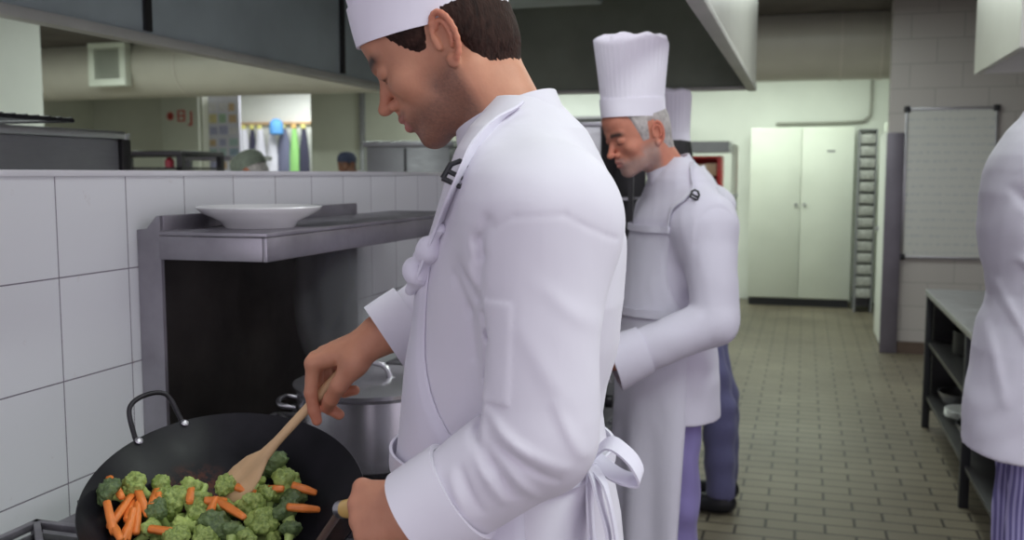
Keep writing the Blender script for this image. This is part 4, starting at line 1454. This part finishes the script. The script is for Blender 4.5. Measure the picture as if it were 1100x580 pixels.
def toque(parent, HM, s, height, flare, band=.052, pleats=46, lean=0.0, seed=0, rx=.104, ry=.0815, ang=18.5, z0=.031, roll=0):
    """tall pleated chef's hat in the head's own frame"""
    ang = R(ang)
    T = HM @ Matrix.Translation((-.001 * s, 0, z0 * s)) @ Matrix.Rotation(R(roll), 4, 'X') @ Matrix.Rotation(ang, 4, 'Y')
    hat = ring_band('chef_hat', M['hat'], parent, (0, 0, 0), (0, 0, 1), (-1, 0, 0), rx * s, ry * s, band, .004, .01, mtx=T)
    bm = bmesh.new(); rows = []
    seg = pleats * 6
    rgn = random.Random(seed)
    ph = [rgn.uniform(0, 6) for _ in range(4)]
    n = 22
    for i in range(n + 1):
        t_ = i / n
        row = []
        for k in range(seg):
            a = 2 * PI * k / seg
            soft = .012 * t_ * math.sin(2 * a + ph[0]) + .010 * t_ * math.sin(5 * a + ph[1])
            pl = .018 * (abs(math.cos(a * pleats / 2)) - .5) * min(1, .3 + t_ * 1.2)
            f_ = 1 + flare * t_ ** 1.2 + soft + pl
            z = band * .55 + (height - band * .5) * t_ + .010 * t_ * math.sin(3 * a + ph[2])
            row.append(bm.verts.new((-rx * s * .985 * f_ * math.cos(a) - lean * t_ * t_, ry * s * .985 * f_ * math.sin(a), z)))
        rows.append(row)
    for j, (rr_, dz) in enumerate(((.93, .012), (.75, .020), (.5, .020), (.25, .016))):
        f_ = (1 + flare) * rr_
        rows.append([bm.verts.new((-rx * s * f_ * math.cos(2 * PI * k / seg) - lean, ry * s * f_ * math.sin(2 * PI * k / seg),
                                   band * .05 + height + dz + .004 * math.sin(7 * 2 * PI * k / seg + j))) for k in range(seg)])
    for a_, b_ in zip(rows, rows[1:]):
        for k in range(seg):
            bm.faces.new((a_[k], a_[(k + 1) % seg], b_[(k + 1) % seg], b_[k]))
    bm.faces.new(rows[-1])
    bmesh.ops.transform(bm, matrix=T, verts=bm.verts[:])
    o = bm_obj('pleated_crown', bm, M['hat'], hat, True, 70)
    return hat


def ribbon(name, pts, width, th, mat, parent, up=(0, 1, 0), n=6, wfun=None):
    P = curve_pts(pts, n)
    bm = bmesh.new(); rings = []
    for i, p in enumerate(P):
        t_ = (P[min(i + 1, len(P) - 1)] - P[max(i - 1, 0)]).normalized()
        u_ = Vector(up); u_ = (u_ - t_ * u_.dot(t_))
        if u_.length < .05: u_ = Vector((0.3, .2, 1)); u_ = u_ - t_ * u_.dot(t_)
        u_.normalize(); w_ = t_.cross(u_)
        W_ = width * (wfun(i / (len(P) - 1)) if wfun else 1)
        q = []
        for a_, b_ in ((-1, -1), (-.5, -1.2), (.5, -.8), (1, -1), (1, 1), (.5, 1.2), (-.5, .8), (-1, 1)):
            q.append(bm.verts.new(p + u_ * a_ * W_ / 2 + w_ * b_ * th / 2))
        rings.append(q)
    for a_, b_ in zip(rings, rings[1:]):
        for k in range(8): bm.faces.new((a_[k], a_[(k + 1) % 8], b_[(k + 1) % 8], b_[k]))
    bm.faces.new(rings[0][::-1]); bm.faces.new(rings[-1])
    return bm_obj(name, bm, mat, parent, True, 60)


def shoe(parent, x, y, mat):
    G = Grid((x - .21, y - .07, -.005), (x + .12, y + .07, .13), .006)
    G.cone((x - .13, y, .035), (x - .02, y, .045), .042, .045, 0)
    G.cone((x - .02, y, .045), (x + .05, y, .045), .045, .040, .02)
    G.cone((x + .02, y, .05), (x + .03, y, .12), .045, .045, .03)
    G.put(lambda X, Y, Z: Z - 0.002 + 0 * X + 0 * Y, (x - .21, y - .07, -.02), (x + .12, y + .07, .002), 0, 's')
    return sdf_obj('shoe', G, mat, parent)


def sleeve_end(G, wp, el):
    """cut the sleeve flat at the wrist"""
    n_ = np.array(wp) - np.array(el); n_ = n_ / np.linalg.norm(n_)
    w = np.array(wp)
    m = .09

    def fn(X, Y, Z):
        pl = -((X - w[0]) * n_[0] + (Y - w[1]) * n_[1] + (Z - w[2]) * n_[2])
        r_ = np.sqrt((X - w[0]) ** 2 + (Y - w[1]) ** 2 + (Z - w[2]) ** 2) - m
        return np.maximum(pl, r_)
    G.put(fn, w - m, w + m, 0, 's')


def make_person(label, origin, rz, s, head, arms, tone, hres, jres, seed, jacket_mat, trouser_mat, hat=None, hair=None, stub=((.2, .13, .1), .5), lips=(.5, .2, .17), brow=(.05, .03, .025),
                apron=True, strokes=None, pocket=False, hairmat=None, buckle=True, bow=None, legspread=.10, legx=0.0, jacket_name='chef_jacket', name='person'):
    root = thing(name, label, 'person', origin, rz)
    root.scale = (s, s, s)
    RM = Matrix.Translation(origin) @ Matrix.Rotation(rz, 4, 'Z') @ Matrix.Scale(s, 4)
    RI = RM.inverted()
    loc = lambda p: np.array(RI @ Vector(p))
    vec = lambda v: (RI.to_3x3() @ Vector(v)).normalized()
    hp_, pitch, yaw, hs = head
    HM = Matrix.Translation(hp_) @ Matrix.Rotation(R(yaw), 4, 'Z') @ Matrix.Rotation(R(-pitch), 4, 'Y') @ Matrix.Scale(hs, 4)
    nb_ = HM.inverted() @ Vector((.048, 0, 1.50))
    G, base = head_field(hres, tuple(nb_))
    V, F = G.surf()
    parts = [(xform(V, HM), F, head_color(V, tone, stub, lips, brow))]
    # body under the clothes, one field
    B = Grid((-.5, -.5, .04), (.35, .5, 1.6), .014)
    B.put(torso_fn(-.03, .88, 1.54), (-.2, -.22, .86), (.2, .22, 1.56), 0)
    for y in (-1, 1):
        B.cone((.02 + legx * .4, y * legspread * .9, .86), (.015 + legx, y * legspread, .48), .075, .055, .03)
        B.cone((.015 + legx, y * legspread, .48), (.03 + legx, y * legspread, .08), .052, .036, .02)
    J = Grid((-.34, -.36, .745), (.34, .36, 1.63), jres)
    J.put(torso_fn(0, .78, 1.60), (-.2, -.22, .76), (.22, .22, 1.62), 0)
    cuffs = []
    for A in arms:
        sh_, el_, wr_ = loc(A['sh']), loc(A['el']), loc(A['wr'])
        B.cone(sh_, el_, .045, .038, .03); B.cone(el_, wr_, .038, .026, .015)
        ra, rb, rc = A.get('r', (.070, .060, .047))
        lo_ = np.minimum(np.minimum(sh_, el_), wr_) - .09; hi_ = np.maximum(np.maximum(sh_, el_), wr_) + .09
        for i in range(3):
            if lo_[i] < J.lo[i] or hi_[i] > J.lo[i] + J.h * (J.n[i] - 1):
                pass
        A['_'] = (sh_, el_, wr_)
    # grid that holds both sleeves
    allp = np.array([p for A in arms for p in A['_']])
    lo_ = np.minimum(allp.min(0) - .085, (-.20, -.24, .76)); hi_ = np.maximum(allp.max(0) + .085, (.22, .24, 1.62))
    J = Grid(lo_, hi_, jres)
    J.put(torso_fn(0, .78, 1.60), (-.2, -.24, .76), (.22, .24, 1.62), 0)
    for A in arms:
        sh_, el_, wr_ = A['_']; ra, rb, rc = A.get('r', (.070, .060, .047))
        side = np.sign(sh_[1]) if abs(sh_[1]) > .01 else 1
        J.ell(sh_ + np.array([0, -side * .020, -.012]), (ra * 1.08, ra * .98, ra * .96), .09)
        J.cone(sh_ - np.array([0, 0, .02]), el_, ra, rb, .05)
        A2 = Grid(lo_, hi_, jres) if False else None
        J.cone(el_, wr_, rb, rc, .012)
    if True:
        X, Y, Z = J.ax[0][:, None, None], J.ax[1][None, :, None], J.ax[2][None, None, :]
        J.D -= wav(X, Y, Z, seed, .0022, .15).astype(np.float32)
        J.D -= wav(X, Y, Z, seed + 7, .0007, .06).astype(np.float32)
    if strokes:
        for pts_, w_, a_, y0_, y1_ in strokes:
            J.stroke_xz(pts_, w_, a_, y0_, y1_)
    if pocket:
        x0, x1, z0, z1 = pocket
        sm = lambda v, a, b: np.clip((v - a) / (b - a), 0, 1)
        m_ = sm(X, x0, x0 + .002) * sm(-X, -x1, -x1 + .002) * sm(Z, z0, z0 + .002) * sm(-Z, -z1, -z1 + .002)
        J.D -= (.0022 * m_ * (Y < -.1)).astype(np.float32)
    for A in arms:
        sh_, el_, wr_ = A['_']
        sleeve_end(J, wr_ - (wr_ - el_) / np.linalg.norm(wr_ - el_) * A.get('back', .02), el_)
    V, F = B.surf(); parts.append((V, F, np.tile(np.array(tone), (len(V), 1))))
    for A in arms:
        if A.get('hand'):
            H_ = A['hand']
            X_ = vec(H_['X']); T_ = vec(H_['T'])
            parts.append(hand_mesh(H_.get('h', .003), X_, T_, loc(H_['W']), H_.get('s', 1.05) / s, H_['curls'], H_.get('spread', (6, 1, -4, -9)), H_['thumb'], H_['left'], H_.get('tone', tone), H_.get('fore', .09)))
    V, F, c = join_parts(parts)
    link_mesh('body', np_mesh('body', V, F, c), M['skin'], root, True)
    jk = sdf_obj(jacket_name, J, jacket_mat, root)
    for A in arms:
        sh_, el_, wr_ = A['_']; rc = A.get('r', (.070, .060, .047))[2]
        ax_ = Vector(wr_ - el_).normalized()
        cl = A.get('cuff', .055)
        ring_band('cuff', jacket_mat, jk, Vector(wr_) - ax_ * (cl - .012), ax_, (0.1, .9, .3), rc + .006, rc + .006, cl, .006, A.get('flare', .05), wob=.002, rows=6, seg=56)
    # collar
    cax = Vector((-.40, 0, .92))
    ring_band('collar', jacket_mat, jk, (.030, 0, 1.535), cax, (-1, 0, 0), .078, .074, .052, .006, -.10, -.004, wob=.003, seg=72)
    # trousers and shoes
    T_ = Grid((-.2, -.27, .05), (.26, .27, 1.0), .010)
    T_.put(torso_fn(-.018, .84, .95), (-.2, -.22, .82), (.2, .22, .97), 0)
    for y in (-1, 1):
        T_.cone((.02 + legx * .4, y * legspread * .9, .86), (.012 + legx, y * legspread, .50), .084, .076, .02)
        T_.cone((.012 + legx, y * legspread, .50), (.028 + legx, y * legspread, .10), .078, .070, .02)
    X, Y, Z = T_.ax[0][:, None, None], T_.ax[1][None, :, None], T_.ax[2][None, None, :]
    T_.D -= wav(X, Y, Z, seed + 3, .006, .14).astype(np.float32)
    T_.put(lambda X, Y, Z: Z - .075 + 0 * X + 0 * Y, (-.2, -.27, 0), (.22, .27, .08), 0, 's', .0)
    sdf_obj('trousers', T_, trouser_mat, root)
    for y in (-1, 1): shoe(root, 0.01 + legx, y * legspread, M['black'])
    # hair
    if hair:
        Hh = hair_fn(base, G, hair[0], hair[1], hair[2], seed)
        sdf_obj('hair', Hh, hairmat, root, HM)
    if hat:
        toque(root, HM, 1.0, **hat)
    if apron:
        jd = sampler(J)
        ap = build_apron(root, seed, M['apron'], apron if isinstance(apron, dict) else {}, jd)
        if buckle:
            bx_, by_, bz_ = buckle if isinstance(buckle, tuple) else (.006, -.150, 1.490)
            by_ = -.10
            while jd((bx_, by_, bz_)) < .006 and by_ > -.3: by_ -= .001
            bmx = Matrix.Translation((bx_, by_, bz_)) @ Matrix.Rotation(R(25), 4, 'Y') @ Matrix.Rotation(R(68), 4, 'X')
            bm = bmesh.new()
            w_, h2 = .0125, .019
            lp = [Vector(p) for p in ((-w_, 0, 0), (-w_, h2, 0), (-w_ * .4, h2 * 1.45, 0), (w_ * .4, h2 * 1.45, 0), (w_, h2, 0), (w_, 0, 0), (-w_, 0, 0))]
            add_tube(bm, [bmx @ p for p in lp], .0034, 10)
            add_tube(bm, [bmx @ Vector((-w_, h2 * .55, 0)), bmx @ Vector((w_, h2 * .55, 0))], .003, 10)
            bm_obj('strap_buckle', bm, M['black'], ap, True, 60)
        if bow:
            for nm_, pts_, w_, up in bow:
                ribbon(nm_, [loc(p) for p in pts_], w_, .003, M['apron'], ap, up, 8, lambda t_: 1 - .35 * abs(2 * t_ - 1))
    return root, HM, RM


def build_apron(root, seed, mat, opt, jd=None):
    def surf_pt(z, th, off, lift=16, clear=.0025):
        c, a, w = torso_row(z, 0)
        c, a, w = float(c), float(a), float(w)
        x, y = c - a * math.cos(th), w * math.sin(th)
        n_ = Vector((-math.cos(th) / a, math.sin(th) / w, 0)).normalized()
        wv_ = float(wav(x, y, z, seed, .0022, .15) + wav(x, y, z, seed + 7, .0007, .06))
        o_ = off + max(wv_, -.002)
        p = Vector((x + n_.x * o_, y + n_.y * o_, z))
        if jd is not None and z > .80:
            for _ in range(lift):
                if jd(p) >= clear: break
                p += n_ * .0015
        return p
    top = opt.get('top', 1.385); waist = opt.get('waist', 1.12); hem = opt.get('hem', .36)
    tw = R(opt.get('bib', 42)); ww = R(opt.get('wrap', 118))
    nz, nt_ = 46, 44
    bm = bmesh.new(); rows = []
    for i in range(nz + 1):
        z = top + (hem - top) * i / nz
        if z > waist:
            q = (top - z) / (top - waist)
            half = tw + (ww - tw) * q ** 3
        else:
            half = ww - R(14) * (waist - z) / (waist - hem)
        row = []
        for k in range(nt_ + 1):
            th = -half + 2 * half * k / nt_
            zz = max(z, .74)
            off = .0035 if 1 < k < nt_ - 1 else .0005
            if z < waist:
                fall = (waist - z)
                off += .012 * fall * (1 + math.sin(th * 5 + seed)) + .015 * fall * math.sin(th * 9 + 1.7 + seed) * min(1, fall * 2)
            p = surf_pt(zz, th, off, 10, .0018 if 1 < k < nt_ - 1 else .0002); p.z = z
            row.append(bm.verts.new(p))
        rows.append(row)
    for a_, b_ in zip(rows, rows[1:]):
        for k in range(nt_):
            bm.faces.new((a_[k], a_[k + 1], b_[k + 1], b_[k]))
    ap = bm_obj('apron', bm, mat, root, True, 180)
    sol = ap.modifiers.new('thickness', 'SOLIDIFY'); sol.thickness = .0018; sol.offset = 1
    # folded hem along the bib top
    pts = [surf_pt(top - .006, -tw + 2 * tw * k / 10, .013) for k in range(11)]
    ribbon('bib_hem', pts, .020, .006, mat, ap, (0, 0, 1), 4)
    if opt.get('fold'):
        G = Grid((-.17, -.24, 1.30), (.06, -.02, 1.46), .0026)
        q = [surf_pt(1.432, -R(58), .004), surf_pt(1.405, -R(50), .007), surf_pt(1.375, -R(42), .010), surf_pt(1.352, -R(36), .010)]
        G.chain([np.array(v) for v in q], [.007, .013, .016, .008], .012)
        q = [surf_pt(1.415, -R(42), .004), surf_pt(1.380, -R(30), .006), surf_pt(1.368, -R(18), .004)]
        G.chain([np.array(v) for v in q], [.006, .010, .006], .004)
        X, Y, Z = G.ax[0][:, None, None], G.ax[1][None, :, None], G.ax[2][None, None, :]
        G.D += (.0022 * np.sin(X * 120 + Z * 95 + 1) + .0012 * np.sin(Y * 160 - Z * 140)).astype(np.float32)
        sdf_obj('bib_fold', G, mat, ap)
    # waist band and neck straps
    pts = [surf_pt(waist, -ww + 2 * ww * k / 24, .012) for k in range(25)]
    ribbon('waist_tie', pts, .026, .004, mat, ap, (0, 0, 1), 3)
    pts = [surf_pt(waist, ww + (2 * PI - 2 * ww) * k / 12, .008) for k in range(13)]
    ribbon('waist_tie', pts, .022, .004, mat, ap, (0, 0, 1), 3)
    for sgn in (-1, 1):
        P_ = [surf_pt(top - .01, sgn * tw * .95, .010), surf_pt(1.44, sgn * R(58), .001, 40, .003), surf_pt(1.475, sgn * R(70), .001, 40, .003), surf_pt(1.505, sgn * R(78), .001, 40, .003),
              surf_pt(1.535, sgn * R(82), .001, 40, .003), surf_pt(1.565, sgn * R(88), .001, 40, .003), surf_pt(1.585, sgn * R(105), .001, 40, .003)]
        ribbon('neck_strap', P_, .022, .003, mat, ap, (0.15, 1, .3), 6)
    return ap


SK1 = (.54, .255, .160)
SK2 = (.60, .245, .165)
SK3 = (.12, .052, .030)

# pinching, relaxed and fist poses
THUMB_PINCH = [(.030, .036, -.020), (.062, .044, -.040), (.086, .034, -.056), (.104, .022, -.068)]
CURL_PINCH = [(62, 14, 6), (66, 40, 20), (70, 66, 34), (70, 78, 40)]
THUMB_FIST = [(.030, .034, -.022), (.060, .045, -.040), (.082, .030, -.052), (.094, .008, -.058)]
CURL_FIST = [(62, 80, 45), (66, 84, 50), (68, 86, 50), (70, 88, 50)]

# ---- first chef, nearest, stirring
ST1 = [([(0.065, 1.447), (0.052, 1.426), (0.055, 1.409), (0.047, 1.359)], 0.0082, -0.0050, -.30, -.05),
       ([(0.018, 1.39), (0.04, 1.359)], 0.0066, -0.0037, -.30, -.02),
       ([(0.030, 1.40), (0.052, 1.365)], 0.0066, 0.0025, -.30, -.05),
       ([(0.007, 1.38), (0.024, 1.339), (0.028, 1.282)], 0.0074, -0.0025, -.30, -.02),
       ([(0.054, 1.34), (0.056, 1.315), (0.051, 1.262), (0.053, 1.212), (0.077, 1.182)], 0.0066, -0.0056, -.32, -.05),
       ([(0.062, 1.262), (0.063, 1.215)], 0.0074, 0.0031, -.34, -.12),
       ([(0.060, 1.202), (0.092, 1.145)], 0.0070, 0.0053, -.34, -.05),
       ([(0.075, 1.198), (0.104, 1.150)], 0.0049, -0.0037, -.34, -.05),
       ([(0.096, 1.190), (0.124, 1.150)], 0.0066, 0.0050, -.34, -.05),
       ([(0.033, 1.168), (0.053, 1.125)], 0.0066, 0.0043, -.34, -.05),
       ([(0.045, 1.175), (0.068, 1.130)], 0.0049, -0.0037, -.34, -.05),
       ([(0.082, 1.222), (0.158, 1.183)], 0.0074, 0.0043, -.34, -.10),
       ([(0.085, 1.206), (0.150, 1.168)], 0.0049, -0.0037, -.34, -.10),
       ([(0.065, 1.243), (0.122, 1.200)], 0.0066, 0.0037, -.34, -.10),
       ([(0.150, 1.252), (0.176, 1.195)], 0.0066, 0.0037, -.34, -.10),
       ([(0.110, 1.330), (0.175, 1.230)], 0.0115, 0.0025, -.34, -.10),
       ([(0.130, 1.380), (0.185, 1.330)], 0.0098, 0.0019, -.34, -.10),
       ([(0.060, 1.419), (0.075, 1.442), (0.101, 1.454), (0.153, 1.456), (0.198, 1.428)], .0030, -.0009, -.34, -.10)]
chef1, HM1, RM1 = make_person(
    'young chef with dark hair and stubble in white jacket stirring the wok', (-.40, 1.27, 0), 0, 1.0,
    ((-.0715, 0, 1.6665), 31, 10, 1.02),
    [dict(sh=(-.283, 1.092, 1.462), el=(-.282, 1.055, 1.200), wr=(-.408, 1.035, 1.105), r=(.070, .064, .054), cuff=.062, back=.03, flare=.08,
          hand=dict(W=(-.416, 1.038, 1.101), X=(-.93, .14, -.10), T=(.05, .42, .9), s=1.02, curls=CURL_FIST, thumb=THUMB_FIST, left=True, h=.0018, fore=.03)),
     dict(sh=(-.37, 1.455, 1.435), el=(-.475, 1.47, 1.352), wr=(-.612, 1.390, 1.252), r=(.074, .058, .047), cuff=.055, back=.02, flare=.06,
          hand=dict(W=(-.630, 1.376, 1.250), X=(-.93, -.06, -.36), T=(0.10, -1, -.12), s=1.10, curls=CURL_PINCH, thumb=THUMB_PINCH, left=False, h=.0018, fore=.03))],
    SK1, .0020, .0031, 21, M['cloth'], M['trouser_lav'],
    hat=dict(height=.19, flare=.16, seed=1, roll=3.5), hair=([-.09, -.062, -.050, -.038, -.026, -.014, -.004, .004, .022, .030, .048, .075, .12], [.10, .060, .038, .018, .004, .002, .020, .045, .040, -.026, -.052, -.062, -.060], .0055),
    stub=((.11, .06, .05), .75), hairmat=M['hair'], strokes=ST1, pocket=(.056, .098, 1.247, 1.36), apron=dict(bib=50, fold=True),
    bow=[('apron_bow', [(-.255, 1.22, 1.135), (-.225, 1.18, 1.165), (-.195, 1.17, 1.150), (-.185, 1.17, 1.125), (-.215, 1.18, 1.125), (-.250, 1.22, 1.133)], .030, (0, 1, .4)),
         ('apron_bow', [(-.255, 1.22, 1.130), (-.235, 1.15, 1.118), (-.215, 1.13, 1.06), (-.225, 1.14, 1.00), (-.245, 1.17, 1.06), (-.255, 1.22, 1.125)], .026, (0, 1, 0)),
         ('apron_string', [(-.255, 1.21, 1.128), (-.222, 1.14, 1.120), (-.206, 1.13, 1.06), (-.200, 1.13, .98), (-.205, 1.13, .90)], .016, (0, 1, 0)),
         ('apron_string', [(-.255, 1.21, 1.128), (-.245, 1.15, 1.10), (-.238, 1.14, 1.02), (-.235, 1.14, .92)], .016, (0, 1, 0))])

# ---- second chef, older, tall hat, working at the next stove
ST2 = [([(-.02, 1.42), (-.03, 1.30), (-.02, 1.20)], .012, -.006, -.3, .0)]
chef2, HM2, RM2 = make_person(
    'older grey-bearded chef in a tall pleated hat, looking down beside the young chef', (-.415, 3.02, 0), R(26), .97,
    ((-.085, -.005, 1.668), 22, 14, 1.06),
    [dict(sh=(-.262, 2.860, 1.365), el=(-.232, 2.800, 1.085), wr=(-.500, 2.695, .972), r=(.078, .070, .062), cuff=.105, back=.04, flare=.18,
          hand=dict(W=(-.530, 2.705, .975), X=(-.85, .45, -.10), T=(-.2, .6, .8), s=1.0, curls=CURL_FIST, thumb=THUMB_FIST, left=True, h=.004)),
     dict(sh=(-.43, 3.20, 1.38), el=(-.52, 3.25, 1.12), wr=(-.70, 3.10, .99), r=(.074, .060, .052), cuff=.06, back=.02,
          hand=dict(W=(-.72, 3.09, .985), X=(-.8, -.3, -.2), T=(0, -.5, .8), s=1.0, curls=CURL_FIST, thumb=THUMB_FIST, left=False, h=.004))],
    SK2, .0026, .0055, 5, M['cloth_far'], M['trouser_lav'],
    hat=dict(height=.212, flare=.19, seed=2, rx=.097, ry=.080, pleats=40, ang=20, z0=.056), hair=([-.09, -.050, -.040, -.030, -.010, -.004, .018, .026, .048, .085, .12], [.10, .075, .028, -.010, -.010, .040, .040, -.030, -.060, -.070, -.068], .0040),
    stub=((.36, .29, .27), .8), brow=(.07, .045, .04), hairmat=M['hair_grey'], apron=dict(bib=60, wrap=92), buckle=(.012, -.15, 1.475))

# ---- third chef, mostly hidden
chef3, HM3, RM3 = make_person(
    'black-haired chef in tall hat mostly hidden behind the grey-bearded chef', (-.505, 4.42, 0), R(0), .955,
    ((-.085, 0, 1.665), 20, 0, 1.04),
    [dict(sh=(-.36, 4.235, 1.38), el=(-.36, 4.20, 1.12), wr=(-.58, 4.22, 1.04), r=(.074, .062, .052),
          hand=dict(W=(-.60, 4.22, 1.035), X=(-.9, 0, -.1), T=(0, .4, .8), s=1.0, curls=CURL_FIST, thumb=THUMB_FIST, left=True, h=.006)),
     dict(sh=(-.40, 4.61, 1.38), el=(-.42, 4.66, 1.12), wr=(-.62, 4.60, 1.04), r=(.074, .062, .052),
          hand=dict(W=(-.64, 4.60, 1.035), X=(-.9, 0, -.1), T=(0, -.4, .8), s=1.0, curls=CURL_FIST, thumb=THUMB_FIST, left=False, h=.006))],
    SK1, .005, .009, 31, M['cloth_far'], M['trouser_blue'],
    hat=dict(height=.235, flare=.10, seed=4, pleats=36, z0=.03), hair=([-.09, -.050, -.040, -.030, -.010, -.004, .018, .026, .048, .085, .12], [.10, .075, .028, .004, .004, .040, .040, -.030, -.056, -.072, -.068], .008),
    stub=((.16, .1, .08), .3), hairmat=M['hair_black'], buckle=False, legx=.165)

# ---- fourth cook at the right edge, back turned
ST4 = [([(.02, 1.40), (-.03, 1.28)], .012, .008, -.3, .4), ([(.10, 1.26), (-.05, 1.14)], .010, .010, -.3, .4), ([(.085, 1.23), (-.05, 1.115)], .008, -.008, -.3, .4),
       ([(.06, 1.19), (-.06, 1.09)], .009, .008, -.3, .4), ([(.12, 1.42), (.05, 1.34)], .012, -.007, -.3, .4), ([(.14, 1.20), (.05, 1.02)], .010, .006, -.3, .4), ([(.16, 1.12), (.12, .92)], .012, .005, -.3, .4)]
cook4, HM4, RM4 = make_person(
    'cook at the right edge with back turned, white jacket and striped trousers', (.600, 2.72, 0), R(180), 1.03,
    ((-.085, 0, 1.665), 20, 0, 1.05),
    [dict(sh=(.66, 2.515, 1.47), el=(.640, 2.47, 1.19), wr=(.86, 2.50, 1.10), r=(.082, .070, .056),
          hand=dict(W=(.88, 2.50, 1.10), X=(.9, 0, -.1), T=(0, .4, .8), s=1.0, curls=CURL_FIST, thumb=THUMB_FIST, left=False, h=.006)),
     dict(sh=(.64, 2.92, 1.46), el=(.66, 2.97, 1.19), wr=(.86, 2.90, 1.10), r=(.080, .066, .056),
          hand=dict(W=(.88, 2.90, 1.10), X=(.9, 0, -.1), T=(0, -.4, .8), s=1.0, curls=CURL_FIST, thumb=THUMB_FIST, left=True, h=.006))],
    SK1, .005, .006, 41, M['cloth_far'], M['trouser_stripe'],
    hat=dict(height=.22, flare=.14, seed=6, pleats=36), hair=([-.09, -.050, -.040, -.030, -.010, -.004, .018, .026, .048, .085, .12], [.10, .075, .028, .004, .004, .040, .040, -.030, -.056, -.066, -.062], .006),
    hairmat=M['hair'], strokes=ST4, apron=False, buckle=False)


# ---- two people far behind the partition
def cap(root, HM, mat, k=1.0):
    lathe('cap', [(.098 * k, 0), (.100 * k, .03), (.094 * k, .065), (.070 * k, .095), (.035 * k, .108), (0, .111)], mat, root, 32,
          HM @ Matrix.Translation((.006, 0, .034)) @ Matrix.Rotation(R(12), 4, 'Y') @ Matrix.Diagonal((1.1, .90, 1, 1)))


for (lab, og, rz, s_, hd_p, tone_, capm, sd_) in (
        ('person in a navy cap far behind the tiled partition, face towards the camera', (-4.59, 9.5, 0), R(62), .955, ((-.085, 0, 1.665), 12, 0, 1.05), SK3, M['cap_blue'], 51),
        ('person in a grey-green cap bending down behind the partition', (-2.98, 5.05, 0), R(0), .90, ((-.115, 0, 1.665), 38, 5, 1.10), SK1, M['cap_grey'], 61)):
    Rm = Matrix.Translation(og) @ Matrix.Rotation(rz, 4, 'Z') @ Matrix.Scale(s_, 4)
    wp = lambda p: tuple(Rm @ Vector(p))
    wd = lambda p: tuple(Rm.to_3x3() @ Vector(p))
    pr, hm, rm = make_person(lab, og, rz, s_, hd_p,
                             [dict(sh=wp((.03, -.185, 1.45)), el=wp((.03, -.22, 1.17)), wr=wp((-.20, -.20, 1.10)), hand=dict(W=wp((-.22, -.20, 1.10)), X=wd((-1, 0, 0)), T=wd((0, .4, .8)), curls=CURL_FIST, thumb=THUMB_FIST, left=True, h=.007)),
                              dict(sh=wp((.03, .185, 1.45)), el=wp((.03, .22, 1.17)), wr=wp((-.20, .20, 1.10)), hand=dict(W=wp((-.22, .20, 1.10)), X=wd((-1, 0, 0)), T=wd((0, -.4, .8)), curls=CURL_FIST, thumb=THUMB_FIST, left=False, h=.007))],
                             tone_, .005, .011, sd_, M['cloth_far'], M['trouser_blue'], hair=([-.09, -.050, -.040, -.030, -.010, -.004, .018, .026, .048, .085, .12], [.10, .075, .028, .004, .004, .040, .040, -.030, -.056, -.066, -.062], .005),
                             hairmat=M['hair_black'] if capm is M['cap_blue'] else M['hair_grey'], apron=False, buckle=False)
    cap(pr, hm, capm)

# ------------------------------------------------------------------ steam rising in front of the splashback
def steam_mat():
    m = bpy.data.materials.new('steam'); m.use_nodes = True
    nt = m.node_tree; nt.nodes.clear()
    out = nt.nodes.new('ShaderNodeOutputMaterial')
    v = nt.nodes.new('ShaderNodeVolumePrincipled')
    v.inputs['Color'].default_value = (.95, .95, 1, 1); v.inputs['Anisotropy'].default_value = .2
    t_ = nt.nodes.new('ShaderNodeTexCoord')
    mp = nt.nodes.new('ShaderNodeMapping'); mp.inputs['Scale'].default_value = (1.6, 1.6, .7)
    link(nt, t_.outputs['Object'], mp.inputs[0])
    n = noise(nt, mp.outputs[0], 9, 4, .55)
    sep = nt.nodes.new('ShaderNodeSeparateXYZ'); link(nt, t_.outputs['Object'], sep.inputs[0])
    ln = nt.nodes.new('ShaderNodeVectorMath'); ln.operation = 'MULTIPLY'
    link(nt, t_.outputs['Object'], ln.inputs[0]); ln.inputs[1].default_value = (9, 9, 4.2)
    le = nt.nodes.new('ShaderNodeVectorMath'); le.operation = 'LENGTH'; link(nt, ln.outputs[0], le.inputs[0])
    fall = ramp(nt, le.outputs['Value'], [(0.2, (1, 1, 1)), (1.0, (0, 0, 0))])
    thr = ramp(nt, n, [(0.32, (0, 0, 0)), (0.62, (1, 1, 1))])
    f = mix(nt, fall, thr, 1.0, 'MULTIPLY')
    mu = nt.nodes.new('ShaderNodeMath'); mu.operation = 'MULTIPLY'; mu.inputs[1].default_value = 40
    link(nt, f, mu.inputs[0]); link(nt, mu.outputs[0], v.inputs['Density'])
    link(nt, v.outputs[0], out.inputs['Volume'])
    return m


bm = bmesh.new()
bmesh.ops.create_uvsphere(bm, u_segments=20, v_segments=14, radius=1)
bmesh.ops.scale(bm, vec=(.105, .105, .23), verts=bm.verts[:])
stm = bm_obj('steam', bm, steam_mat())
stm.location = (-1.13, 2.22, 1.20)
tag(stm, 'faint wisp of steam rising in front of the dark splashback', 'steam', kind='stuff')
